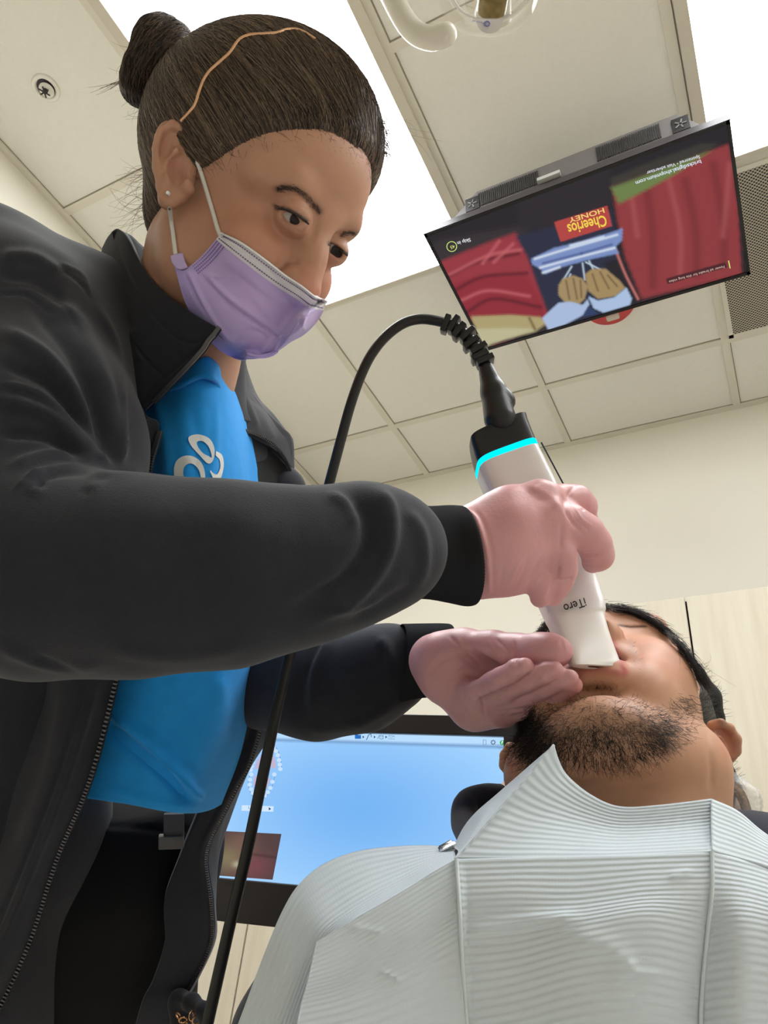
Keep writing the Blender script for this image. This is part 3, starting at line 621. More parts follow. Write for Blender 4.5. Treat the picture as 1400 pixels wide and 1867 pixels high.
# neck and shoulders, hidden by the clothes
hd.cap((372, 470, .660, 104), (325, 640, .69, 92), .03)
hd.cap((318, 660, .70, 100), (300, 800, .76, 120), .04)
hd.cap((150, 700, .72, 60), (400, 840, .82, 60), .04)
V, Fc = hd.mesh()
V = sculpt(V, Fc, [
    ([(500, 376), (520, 372), (545, 388), (562, 402)], 4, -1.6), ([(505, 384), (528, 380), (548, 392), (562, 404)], 2.5, .8),
    ([(508, 398), (528, 416), (550, 424), (562, 414)], 5, .8), ([(505, 410), (530, 430), (555, 436)], 5, -.7),
    ([(562, 402), (572, 425), (560, 440)], 8, -1.0), ([(512, 352), (545, 350), (580, 378)], 10, .6),
    ([(515, 490), (528, 478), (545, 478)], 4, -1.4), ([(530, 500), (545, 488), (562, 500)], 10, .8),
    ([(602, 440), (592, 470), (585, 490)], 6, -.6), ([(300, 240), (295, 290), (303, 340)], 4, -.8)])
def paint(V, base, ops):
    px, py = proj(V); c = np.tile(np.array(lin(base)), (len(V), 1))
    for kind, pts, wd_, col, a in ops:
        if kind == 's': d, t = pdist(px, py, pts); w_ = np.exp(-(d/wd_)**2)*a
        else: w_ = inpoly(px, py, pts)*a
        c = mixc(c, w_, lin(col))
    return c
cols = paint(V, (188, 141, 116), [('s', [(430, 400), (470, 440)], 60, (196, 132, 108), .5), ('s', [(560, 500), (570, 530)], 22, (205, 135, 115), .5), ('s', [(610, 510), (600, 530)], 22, (208, 138, 118), .5),
    ('s', [(505, 345), (520, 341), (545, 347), (565, 366), (583, 385)], 6.5, (92, 66, 56), .75), ('s', [(622, 428), (640, 424), (656, 428)], 5, (110, 84, 72), .6),
    ('s', [(503, 380), (522, 380), (545, 392), (561, 403)], 3.2, (54, 34, 32), .95), ('s', [(498, 374), (508, 383)], 3, (90, 60, 54), .7), ('s', [(515, 400), (532, 414), (550, 421), (560, 412)], 2.5, (150, 100, 88), .7),
    ('s', [(600, 443), (615, 450), (632, 462)], 3, (64, 44, 42), .9), ('s', [(603, 462), (612, 470), (620, 466)], 2, (150, 100, 90), .6),
    ('s', [(318, 300), (330, 315)], 14, (176, 110, 98), .6), ('s', [(300, 250), (296, 280)], 6, (184, 116, 102), .5), ('s', [(512, 492), (524, 481)], 4, (120, 72, 62), .6)])
body = mk('body', V, Fc, M_skin, woman, cols=cols)
# eyes
M_eye = mat('eyeball', vcol=True, rough=.28, spec=.25)
for c0, look, rr_ in ((EYN, C(546, 404, .5625), .0124), (EYF, C(619, 462, .617), .0122)):
    hs_ = Sdf(.0007); hs_.capm(c0, rr_, c0+1e-4, rr_, .001); V, Fc = hs_.mesh(); d = unit(look-c0); q = (V-c0)@d/rr_; ang = np.arccos(np.clip(q, -1, 1))
    cc = np.tile(lin(176, 162, 156), (len(V), 1)); cc = mixc(cc, np.clip((.56-ang)/.06, 0, 1), lin(38, 24, 20)); cc = mixc(cc, np.clip((.22-ang)/.04, 0, 1), lin(8, 6, 6)); mk('eye', V, Fc, M_eye, woman, cols=cc)

# ---- hair
M_hair = mat('hair_brown', lin(60, 44, 36), .45, spec=.5, vcol=True); M_strand = mat('hair_strand', lin(104, 84, 68), .4)
hr = Sdf(.0022)
hr.ell(H(-.098, 0, .032), (.096, .079, .086), HA, .006)
hr.ell(H(-.062, 0, .052), (.064, .068, .056), HA, .02)
hr.ell(H(-.135, 0, -.02), (.050, .058, .060), HA, .02)
hr.ell(C(480, 262, .640), (.1035, .094, .085), k=.006)
# face opening: below and in front of the hairline
def dpl(X, p0, n): return (X-p0)@n
L1p, L1n = H(-.004, 0, .0635), unit(hF*.62-hU*.78); L2p, L2n = H(-.100, 0, 0), unit(hF*.95+hU*.20)
def facecut(X):
    q = np.abs((X-E0)@hS)
    return -np.minimum(dpl(X, L1p, L1n)-np.where(((X-E0)@hS) < 0, np.maximum(q-.03, 0)*.30, -.004), dpl(X, L2p, L2n))
hr.custom(facecut, [-9]*3, [9]*3, .026, 's')
hr.half(H(-.125, 0, -.085), unit(-hU*1.+hF*.3), .01)
V, Fc = hr.mesh()
BUN = C(292, 112, .655)
def streak(V):
    d = unit_rows(V-BUN); q = unit_rows(V-H(-.09, 0, .03)); a = np.arctan2(d@hS, d@hU)*1.; b = np.arctan2(q@hS, q@hF)
    n = np.zeros(len(V))
    for k, (f_, am) in enumerate(((23, .5), (51, .35), (97, .3), (171, .25))): n += am*np.sin(f_*a+7*k+3*np.sin(3*b+k))
    return n
def unit_rows(q): return q/np.maximum(np.linalg.norm(q, axis=1, keepdims=True), 1e-9)
n = streak(V); N = vnorm(V, Fc); V = V+N*(n*.0006)[:, None]
cc = np.array(lin(56, 46, 42))*(1+.3*np.clip(n, -1.4, 1.4))[:, None]
HVh = V; HNh = vnorm(V, Fc)
hair = mk('hair', V, Fc, M_hair, woman, cols=cc)
# bun
bn = Sdf(.002); ba = unit(np.array([-.75, -.45, .1])); b1 = unit(np.cross(ba, [0, 0, 1])); b2 = np.cross(ba, b1); bc = C(290, 112, .655)
bn.ell(bc, (.023, .033, .028), [ba, b1, b2], .01)
for k in range(2):
    pts = []
    for i in range(15):
        t = i/14*2*math.pi; r_ = .0215+.0044*math.sin(2*t+k); pts.append((*(bc+ba*(.004*math.cos(t*1.5+k*2)+.007*k-.004)+b1*math.cos(t)*r_*1.12+b2*math.sin(t)*r_), 0.0127+.0028*math.sin(3*t+k*2)))
    bn.chainm(pts, .004)
bn.cap((325, 140, .655, 30), (355, 125, .655, 34), .01)
V, Fc = bn.mesh(); N = vnorm(V, Fc); q = V-bc; a = np.arctan2(q@b2, q@b1); rr_ = np.hypot(q@b2, q@b1); n = np.sin(1100*rr_+3*a)*.5+np.sin(2300*rr_+900*(q@ba)+5*a)*.4+np.sin(1500*(q@ba)+2*a)*.4
V = V+N*(n*.0006)[:, None]; mk('bun', V, Fc, M_hair, hair, cols=np.array(lin(52, 36, 30))*(1+.3*n)[:, None])
BS = []
for i in range(900):
    k = rng.random(); a0 = rng.uniform(0, 6.28); row = []; th = rng.normal(0, .9); 
    for j in range(10):
        t = a0+j/9*rng.uniform(1.6, 2.2); d = unit(b1*math.cos(t)+b2*math.sin(t)+ba*(math.sin(th)*.9+.15*math.sin(t*2+k*6))); tt_ = .07; 
        row.append(d)
    BS.append(row)
BS = np.array(BS); dB = BS.reshape(-1, 3); tB = np.full(len(dB), .075)
for _ in range(34): tB = tB-np.clip(bn(bc+dB*tB[:, None]), -.02, .02)*.8
PB = (bc+dB*(tB+.0008)[:, None]).reshape(BS.shape)
for q, nm, c_ in ((PB[:360], 'hair_strand', (96, 76, 60)), (PB[360:], 'hair_strand_dark', (44, 36, 33))): V, Fc = strands(q, .00028, .0002); mk('hair_strands', V, Fc, mat(nm, lin(c_), .38), hair, kind='stuff')
# short hairs feathering the hairline
# strands lying on the hair, combed back from the hairline to the bun
def march(o, d, sd, n=34):
    t = np.full(len(o), .20)
    for _ in range(n): t = t-np.clip(sd(o+d*t[:, None]), -.02, .02)*.9
    return t
cen = H(-.095, 0, .03); fc = facecut(HVh)
vis = ((HNh*HVh).sum(1) < .15)
edge = np.argwhere((fc > .0005) & (fc < .012) & vis)[:, 0]; allv = np.argwhere((fc > .0005) & vis)[:, 0]
ns = 4200; rid = np.concatenate([rng.choice(edge, int(ns*.55)), rng.choice(allv, ns-int(ns*.55))]); d0 = unit_rows(HVh[rid]-cen)
end = unit_rows(unit(BUN-cen)+rng.normal(0, .07, (ns, 3))); mS = 14; paths = np.zeros((ns, mS, 3)); clump = np.sin(9*d0[:, :1]*7+5*d0[:, 1:2]*9)*.05; jit = rng.normal(0, .022, (ns, 3))+clump
low = np.clip(-(d0@hU)-.05, 0, 1)
lift = .0006+.0012*rng.random(ns)
for j, t in enumerate(np.linspace(0, 1, mS)):
    d = unit_rows(d0*(1-t)+end*t+(jit+hU*.10)*math.sin(math.pi*t)); r = march(np.repeat(cen[None], ns, 0), d, hr); paths[:, j] = cen+d*(r+lift*math.sin(math.pi*min(t+.12, 1)))[:, None]
ok = (np.abs(hr(paths[:, 2])) < .005) & (np.abs(hr(paths[:, 6])) < .005) & (facecut(paths[:, 1]) > -.001) & (facecut(paths[:, 2]) > -.001) & (facecut(paths[:, 4]) > -.001) & (np.abs(np.diff(paths, axis=1)).max((1, 2)) < .04)
paths = paths[ok]; paths = paths[rng.permutation(len(paths))]
for (a_, b_), nm, c_ in (((0, .4), 'hair_strand', (96, 76, 60)), ((.4, .72), 'hair_strand_dark', (44, 36, 33)), ((.72, 1), 'hair_strand_light', (138, 118, 98))):
    V, Fc = strands(paths[int(a_*len(paths)):int(b_*len(paths))], .00026); mk('hair_strands', V, Fc, mat(nm, lin(c_), .38), hair, kind='stuff')
M_strand = MATS['hair_strand']
re_ = rng.choice(edge, 900); P = np.zeros((900, 6, 3)); p = HVh[re_]+HNh[re_]*.0002; d = unit_rows(unit_rows(HVh[re_]-cen)*.0+unit_rows(HVh[re_]-BUN)+rng.normal(0, .35, (900, 3))+HNh[re_]*.05); ll = rng.uniform(.0012, .0030, 900)
for j in range(6): P[:, j] = p; p = p+d*ll[:, None]; dd2 = hd(p); p = p-unit_rows(p-cen)*np.clip(dd2-.0008, 0, .002)[:, None]
V, Fc = strands(P, .00016); mk('loose_hair', V, Fc, MATS['hair_strand_dark'], hair, kind='stuff')
# loose hairs: backlit wisps
def wisps(n, p0f, dirf, L, curl, r=.00016, m=9):
    P = np.zeros((n, m, 3))
    for i in range(n):
        p = np.array(p0f(), float); d = unit(dirf()); ax = unit(rng.normal(size=3)); k = rng.normal(0, curl); l = L*rng.uniform(.5, 1.2)/(m-1)
        for j in range(m): P[i, j] = p; p = p+d*l; d = unit(d+np.cross(ax, d)*k+rng.normal(0, .03, 3))
    return P
def on_line(pts, dj=3):
    def f():
        i = rng.integers(len(pts)-1); t = rng.random(); a = np.array(pts[i], float); b = np.array(pts[i+1], float); q = a+(b-a)*t; return C(q[0]+rng.normal(0, dj), q[1]+rng.normal(0, dj), q[2])
    return f
W_ = [wisps(170, on_line([(688, 205, .62), (702, 245, .62), (700, 285, .62)]), lambda: np.array([.45, .85, 0])+rng.normal(0, .35, 3), .028, .15), wisps(10, on_line([(700, 215, .62), (705, 235, .62)]), lambda: np.array([1, .2, 0])+rng.normal(0, .4, 3), .045, .25),
      wisps(50, on_line([(268, 300, .66), (264, 360, .66), (270, 410, .66)]), lambda: np.array([-1, .25, 0])+rng.normal(0, .4, 3), .034, .22),
      wisps(24, on_line([(240, 90, .655), (250, 170, .66), (268, 230, .66)]), lambda: np.array([-.8, .4, 0])+rng.normal(0, .5, 3), .024, .25),
      wisps(14, on_line([(330, 42, .655), (345, 34, .655)]), lambda: np.array([.2, -1, 0])+rng.normal(0, .35, 3), .026, .2),
      wisps(40, on_line([(400, 50, .65), (520, 38, .64), (640, 110, .63), (690, 200, .62)]), lambda: np.array([.6, -.5, 0])+rng.normal(0, .5, 3), .016, .2),
      ]
V, Fc = strands(np.vstack(W_), .00017); mk('loose_hair', V, Fc, M_strand, hair, kind='stuff')
P = wisps(10, lambda: C(238, 140, .655)+rng.normal(0, .0008, 3), lambda: np.array([-1, .45, 0])+rng.normal(0, .06, 3), .033, .03); V, Fc = strands(P, .0003); mk('loose_hair', V, Fc, M_strand, hair, kind='stuff')
# eyebrows and lashes
def brow(path, wdt, n, d0):
    pts = cr(np.array(path, float), 60); out = []
    for i in range(n):
        j = rng.integers(0, 58); t = unit(pts[j+1]-pts[j]); nrm = np.array([t[1], -t[0]]); q = pts[j]+nrm*rng.normal(0, wdt); dd_ = t*.8-nrm*.5*rng.uniform(.0, 1)
        row = []
        for s_ in np.linspace(0, 1, 4):
            p = q-dd_*7*s_*(-1); row.append(p)
        out.append(row)
    out = np.array(out); o = np.zeros((*out.shape[:2], 3))
    r = np.stack([(out[..., 0]-700)/FPX, (out[..., 1]-933.5)/FPX, np.ones(out.shape[:2])], -1); fl_ = r.reshape(-1, 3)
    t = np.full(len(fl_), d0-.03)
    for _ in range(40): t = t+np.clip(hd(fl_*t[:, None]), -.02, .02)*.8
    P = fl_*t[:, None]*.9988; good = (np.abs(hd(P)) < .004).reshape(o.shape[:2]).all(1); return P.reshape(o.shape)[good]
bp_ = [brow([(504, 345), (522, 342), (545, 348), (566, 366), (584, 388)], 2.6, 300, .57), brow([(618, 430), (638, 424), (657, 430)], 2.0, 90, .61)]
for q in bp_: V, Fc = strands(q, .00014); mk('eyebrow', V, Fc, mat('brow_dark', lin(52, 38, 32), .6), woman)
lash = []
for path, d0, n, dr in (([(500, 376), (520, 382), (545, 394), (560, 405)], .55, 40, np.array([.1, .0, -1])), ([(603, 446), (618, 452), (633, 464)], .60, 22, np.array([.9, .5, -.3]))):
    pts = cr(np.array(path, float), n)
    for q in pts: r = np.array([(q[0]-700)/FPX, (q[1]-933.5)/FPX, 1]); t = d0-.02; 
    for q in pts:
        r = np.array([(q[0]-700)/FPX, (q[1]-933.5)/FPX, 1]); t = d0-.025
        for _ in range(40): t += float(hd((r*t)[None])[0])*.8
        p = r*t; d = unit(dr+rng.normal(0, .15, 3)); lash.append([p, p+d*.002+hF*.0005, p+d*.0035+np.array([0, .0006, 0]), p+d*.0048+np.array([0, .0006, 0])-hU*.001])
lash = np.array(lash)
for q in (lash[:40], lash[40:]): V, Fc = strands(q, .00016); mk('eyelashes', V, Fc, mat('brow_dark', None), woman, kind='stuff')
for path in ([(507, 381), (522, 383), (540, 391), (555, 402), (563, 409)], [(599, 446), (611, 450), (624, 458), (634, 467)]):
    P = cr(np.array(path, float), 24); r_ = np.stack([(P[:, 0]-700)/FPX, (P[:, 1]-933.5)/FPX, np.ones(24)], -1); t = np.full(24, .50)
    for _ in range(50): t = t+np.clip(hd(r_*t[:, None]), -.02, .02)*.8
    t = np.minimum(t, np.median(t)+.004); V, Fc = tube(r_*t[:, None]*.9995, .0005+.0006*np.sin(np.linspace(.2, 2.9, 24)), 6); mk('lash_line', V, Fc, mat('brow_dark', None), woman)
# headband, earring
def hit(sd, px, py, d0, off=.0):
    r = np.array([(px-700)/FPX, (py-933.5)/FPX, 1.]); t = d0
    for _ in range(60): t += float(sd((r*t)[None])[0])*.7
    if t > d0+.2: return None
    return r*(t-off)
hb = [(330, 221), (345, 205), (356, 190), (364, 165), (372, 145), (384, 128), (402, 112), (420, 95), (436, 73), (455, 64), (480, 62), (505, 60), (525, 54), (548, 56), (575, 72)]
P = [hit(hr, x, y, .48, .0015) for x, y in hb]; P = np.array([p for p in P if p is not None]); P = cr(P, 90); V, Fc = tube(P, .0013, 8)
mk('headband', V, Fc, mat('rose_gold', lin(226, 178, 140), .3, metal=.8), woman)
ec = hit(hd, 307, 353, .5, .001); V, Fc = lathe(ec, [0, .1, -1], [(.0, .0022), (.0014, .0020), (.0021, .0010), (.0014, -.0006), (0, -.001)], 8)
mk('earring', V, Fc, mat('crystal', lin(240, 238, 240), .1, metal=.6), woman, smooth=False)

# ---- face mask
def hits(sd, px, py, d0, n=50):
    r = np.stack([(px-700)/FPX, (py-933.5)/FPX, np.ones(len(px))], -1); t = np.full(len(px), d0)
    for _ in range(n): t = t+np.clip(sd(r*t[:, None]), -.02, .03)*.75
    return t, np.abs(sd(r*t[:, None])) < .0015
def blur(D, k):
    for _ in range(k):
        P_ = np.pad(D, 1, 'edge'); D = (P_[:-2, 1:-1]+P_[2:, 1:-1]+P_[1:-1, :-2]+P_[1:-1, 2:]+D*2)/6
    return D
def mk_mask():
    rows = [
     [(404, 424), (440, 441), (480, 469), (520, 500), (550, 520), (573, 538), (580, 541), (596, 548)],
     [(394, 436), (425, 462), (465, 493), (505, 522), (540, 544), (562, 560), (570, 562), (590, 566)],
     [(372, 462), (400, 492), (440, 525), (480, 555), (515, 580), (543, 598), (554, 598), (577, 588)],
     [(345, 486), (368, 520), (405, 560), (440, 590), (475, 608), (510, 618), (532, 615), (556, 609)],
     [(330, 492), (350, 540), (380, 585), (412, 618), (440, 636), (470, 644), (500, 640), (530, 624)],
     [(316, 478), (335, 545), (358, 588), (392, 632), (425, 652), (460, 655), (494, 648), (522, 630)]]
    NMU, NMV = 112, 150; G2 = cr(np.array(rows, float), NMU); G2 = np.swapaxes(cr(np.swapaxes(G2, 0, 1), NMV), 0, 1)
    t, ok_ = hits(hd, G2[..., 0].ravel(), G2[..., 1].ravel(), .45); t = t.reshape(NMU, NMV); ok_ = ok_.reshape(NMU, NMV)
    far = (t > .70) | ~ok_; t[far] = np.nan
    base = np.array([[.60, .59, .575, .575, .57, .565, .575, .60], [.61, .59, .575, .57, .565, .57, .58, .61], [.615, .60, .59, .58, .58, .585, .595, .62], [.62, .615, .60, .59, .59, .60, .61, .635], [.62, .615, .605, .60, .60, .605, .62, .64], [.63, .62, .62, .62, .62, .62, .63, .65]])
    b_ = cr(base, NMU); b_ = cr(b_.T, NMV).T; D = np.where(np.isnan(t), b_, t)
    D0 = D.copy(); D = blur(D, 170); D = blur(np.minimum(D, D0), 34); D = np.minimum(D, D0)-.0035; D = blur(D, 10)
    return np.stack([(G2[..., 0]-700)/FPX*D, (G2[..., 1]-933.5)/FPX*D, D], -1)
G = mk_mask(); V, Fc = shell(G, .0020)
V = sculpt(V, Fc, [([(372, 497), (420, 545), (470, 580), (515, 610), (548, 612)], 5, 2.2), ([(369, 504), (416, 553), (466, 589), (512, 618)], 3.2, -1.8),
    ([(345, 498), (365, 540), (395, 590), (425, 628)], 4, 1.8), ([(339, 503), (359, 546), (388, 596), (416, 630)], 3.2, -1.6), ([(425, 622), (455, 604), (488, 612)], 6, -1.6), ([(412, 638), (440, 640), (470, 648)], 3, 1.0), ([(498, 642), (510, 618), (528, 600), (552, 560)], 5, 2.0), ([(510, 642), (524, 618), (545, 596)], 4, -1.6), ([(470, 648), (486, 622), (500, 606)], 5, 1.4),
    ([(452, 545), (480, 580), (492, 604)], 8, -1.6), ([(412, 437), (470, 475), (575, 552)], 3, .6), ([(405, 470), (460, 512), (540, 570)], 10, .9), ([(380, 500), (400, 505), (420, 500)], 4, .8), ([(430, 500), (500, 555)], 6, -.7), ([(556, 575), (552, 590), (556, 605)], 3, 1.5), ([(548, 575), (545, 592)], 3, -1.2)])
nu, nv = 112, 150; uvg = np.stack(np.meshgrid(np.linspace(0, 1, nu), np.linspace(0, 1, nv), indexing='ij'), -1).reshape(-1, 2); uv2 = np.vstack([uvg, uvg])
col_ = np.tile(lin(206, 182, 236), (len(V), 1)); low = uv2[:, 0]; col_ = mixc(col_, np.clip((low-.45)*1.2, 0, .7), lin(182, 166, 238))
front = np.arange(len(V)) < nu*nv; px, py = proj(V)
col_[:, :][(low < .205)] = lin(238, 234, 240)
nb = np.array(lin(222, 220, 226)); N_ = vnorm(V, Fc)
mask = mk('face_mask', V, Fc, mat('mask_fabric', vcol=True, rough=.9, bump=(700, .25, .0008), sheen=.3), woman, cols=col_)
def gpt(u, v, off=.0008):
    i = u*(nu-1); j = v*(nv-1); i0 = min(int(i), nu-2); j0 = min(int(j), nv-2); a = i-i0; b = j-j0; VV = V[:nu*nv].reshape(nu, nv, 3)
    p = (VV[i0, j0]*(1-a)*(1-b)+VV[i0+1, j0]*a*(1-b)+VV[i0, j0+1]*(1-a)*b+VV[i0+1, j0+1]*a*b); return p*(1-off/p[2])
def dashes(rows_, name, col, r=.00045):
    pr = []
    for fn, n in rows_:
        for k in range(n):
            a = fn((k+.1)/n); b = fn((k+.65)/n); pr.append(tube([a, (a+b)/2, b], r, 5))
    Vd, Fd_ = join(pr); mk(name, Vd, Fd_, mat('stitch_%d_%d_%d' % col, lin(col), .8), mask)
dashes([(lambda t: gpt(.062, .01+.97*t), 64), (lambda t: gpt(.165, .01+.97*t), 64)], 'weld_stitch', (120, 100, 150))
dashes([(lambda t, q=q: gpt(.21+.36*t, .012+q*.02), 18) for q in range(4)], 'side_stitch', (140, 116, 190), .0004)
Vn, Fn = tube(np.array([gpt(.022, t, .001) for t in np.linspace(0, 1, 60)]), .0009, 6); mk('top_binding', Vn, Fn, mat('binding_white', lin(236, 234, 236), .8), mask)
Ve = [gpt(0, 0)]; 
def on_face(pts, off, n=40):
    P = np.array(pts, float); t, ok_ = hits(hd, P[:, 0], P[:, 1], .48); t = np.minimum(t, .66)-off; Pm = np.stack([(P[:, 0]-700)/FPX*t, (P[:, 1]-933.5)/FPX*t, t], -1); return cr(Pm, n)
P = on_face([(352, 282), (362, 302), (371, 330), (380, 360), (389, 390), (397, 418), (403, 432)], .0022); P[-1] = gpt(.03, .03, .002); V1, F1 = tube(P, .00170, 10); mk('ear_loop', V1, F1, mat('loop_white', lin(226, 222, 216), .8, bump=(1500, .5, .0005)), mask)
P = on_face([(309, 380), (312, 402), (316, 430), (319, 455), (322, 474)], .0025, 30); V1, F1 = tube(P, .0017, 10); mk('ear_loop', V1, F1, mat('loop_white'), mask)
tp = on_face([(316, 465), (325, 476), (335, 488)], .006, 3)[:, 2]
# folded corner tab of the mask
Gt = patch([[(311, 466, tp[0]), (320, 463, tp[0]), (333, 461, tp[0])], [(313, 478, tp[1]), (325, 478, tp[1]), (337, 476, tp[1])], [(322, 490, tp[2]), (332, 491, tp[2]), (342, 487, tp[2])]], 12, 12); Vt, Ft = shell(Gt, .001); mk('corner_tab', Vt, Ft, mat('tab_lilac', lin(196, 176, 224), .9), mask)
# ---- T-shirt
M_shirt = mat('tshirt_blue', lin(20, 150, 232), .85, sheen=.1, bump=(1400, .3, .0006), colnoise=(70, .05))
rows = [[(200, 705, .70), (270, 690, .665), (330, 668, .645), (372, 652, .645), (398, 672, .665), (412, 700, .70)],
        [(190, 790, .68), (262, 780, .645), (330, 770, .625), (385, 755, .64), (420, 742, .68), (440, 730, .75)],
        [(180, 900, .67), (262, 900, .63), (330, 900, .612), (390, 895, .63), (440, 880, .68), (470, 860, .78)],
        [(130, 1060, .68), (230, 1060, .64), (310, 1060, .625), (390, 1060, .645), (450, 1060, .70), (490, 1050, .80)],
        [(120, 1210, .70), (210, 1215, .655), (300, 1220, .64), (390, 1215, .66), (450, 1205, .71), (500, 1200, .82)],
        [(80, 1340, .71), (180, 1350, .665), (270, 1360, .655), (360, 1370, .665), (420, 1370, .72), (470, 1360, .80)],
        [(60, 1430, .72), (140, 1452, .675), (230, 1466, .665), (320, 1482, .668), (380, 1478, .71), (430, 1450, .78)]]
G = patch(rows, 150, 110); V, Fc = shell(G, .003)
V = sculpt(V, Fc, [([(195, 1290), (260, 1340), (320, 1400), (350, 1440), (372, 1452)], 10, 9), ([(190, 1320), (250, 1370), (310, 1420), (345, 1455)], 10, -7), ([(200, 1440), (300, 1465), (380, 1470)], 8, 2), ([(275, 700), (300, 790), (310, 880)], 12, 3), ([(395, 740), (392, 830), (380, 880)], 8, 2), ([(350, 740), (360, 800), (355, 880)], 14, -2), ([(400, 1230), (405, 1300), (395, 1350)], 16, 3), ([(330, 1230), (300, 1300)], 18, 3)])
shirt = mk('t_shirt', V, Fc, M_shirt, woman)
SV = V[:150*110]; spx, spy = proj(SV); 
def shirt_pt(x, y, off=.0012):
    d = (spx-x)**2+(spy-y)**2; i = np.argsort(d)[:6]; w_ = 1/(d[i]+.5); z = (SV[i, 2]*w_).sum()/w_.sum(); return C(x, y, z-off)
G = patch([[(262, 704, .655), (310, 684, .643), (352, 660, .636), (378, 650, .640), (398, 665, .656), (405, 690, .675)], [(262, 722, .652), (318, 706, .634), (362, 686, .627), (388, 690, .632), (398, 700, .65), (405, 715, .67)]], 8, 50); V, Fc = shell(G, .004); mk('collar_band', V, Fc, M_shirt, shirt)
M_print = mat('print_white', lin(225, 228, 226), .7)
def ribbon(outer, inner, n=50, closed=True):
    a = cr(np.array(outer, float), n, closed); b = cr(np.array(inner, float), n, closed); Vr = np.array([shirt_pt(*q) for q in np.vstack([a, b])]); i = np.arange(n if closed else n-1); j = (i+1) % n
    return Vr, np.stack([i, j, j+n, i+n], -1)
pr = [ribbon([(344, 797), (362, 792), (382, 800), (391, 818), (389, 838), (379, 845), (362, 828), (348, 812)], [(359, 806), (368, 804), (378, 811), (384, 823), (386, 834), (381, 832), (370, 826), (361, 815)]),
      ribbon([(394, 822), (405, 830), (408, 848), (404, 868), (398, 876), (390, 874), (383, 860)], [(393, 830), (400, 838), (402, 850), (398, 862), (394, 865), (388, 862), (384, 857)], 40, False),
      ribbon([(317, 858), (322, 840), (337, 831), (354, 833), (368, 845), (374, 866), (371, 888), (360, 896), (345, 892), (322, 880)], [(334, 862), (337, 850), (346, 845), (355, 848), (363, 858), (366, 872), (365, 888), (360, 884), (350, 886), (338, 876)]),
      ribbon([(394, 893), (400, 883), (412, 880), (424, 881), (433, 893), (428, 912), (410, 914), (398, 908)], [(404, 896), (408, 891), (414, 890), (420, 892), (426, 899), (422, 906), (412, 908), (406, 904)])]
V, Fc = join(pr); mk('printed_emblem', V, Fc, M_print, shirt)

# ---- trousers
M_trou = mat('trousers_black', lin(19, 19, 21), .9, spec=.2, bump=(500, .3, .001))
tr = Sdf(.004); tr.ell(C(190, 1560, .86), (.135, .14, .13), [unit([1, .1, .5]), [0, 1, 0], unit([-.5, 0, 1])], .03)
tr.capm(C(200, 1560, .80), .105, C(60, 2300, .98), .09, .03); tr.capm(C(240, 1560, .86), .085, C(210, 2300, .95), .08, .03); tr.half(C(250, 1455, .8), [.02, -1, .05], .008)
V, Fc = tr.mesh(); V = sculpt(V, Fc, [([(150, 1500), (400, 1520)], 6, -2), ([(230, 1560), (200, 1700), (180, 1860)], 20, 3)]); tro = mk('trousers', V, Fc, M_trou, woman)
V, Fc = box(C(317, 1514, .695), [[1, .05, .2], [0, 1, 0], [-.2, 0, 1]], (.009, .016, .003), .001); mk('belt_loop', V, Fc, mat('strap_grey', lin(62, 60, 64), .7), tro)
V, Fc = box(C(312, 1534, .692), [[1, .05, .2], [0, 1, 0], [-.2, 0, 1]], (.011, .006, .004), .001); mk('buckle', V, Fc, mat('buckle_plastic', lin(70, 68, 72), .3), tro)

# ---- jacket
M_jack = mat('jacket_softshell', lin(40, 41, 48), .85, spec=.2, sheen=.15, bump=(900, .35, .0008), colnoise=(120, .08))
M_line = mat('jacket_lining', lin(17, 17, 19), .95, bump=(900, .35, .0008)); M_rib = mat('jacket_rib', lin(36, 36, 39), .95, spec=.2)
jacket = bpy.data.objects.new('jacket', None)
sl = Sdf(.0032)
sl.chain([(-60, 560, .64, 190), (10, 640, .60, 195), (40, 820, .53, 205), (30, 1010, .475, 200)], .03)
sl.chain([(0, 1020, .465, 185), (90, 1045, .45, 178), (250, 1048, .445, 172), (420, 1045, .455, 158), (560, 1030, .47, 131), (660, 1008, .485, 112), (705, 1004, .495, 100)], .02)
sl.cap((690, 1003, .493, 106), (722, 1000, .498, 92), .008)
sl.ell(C(672, 985, .49), (.030, .030, .03), k=.02)
sl.cap((-20, 520, .66, 120), (160, 590, .66, 118), .03); sl.cap((160, 590, .68, 110), (230, 640, .70, 70), .03)
sl.cap((60, 760, .62, 160), (20, 1500, .72, 150), .05); sl.cap((20, 1500, .72, 150), (-60, 2100, .80, 150), .05)
V, Fc = sl.mesh()
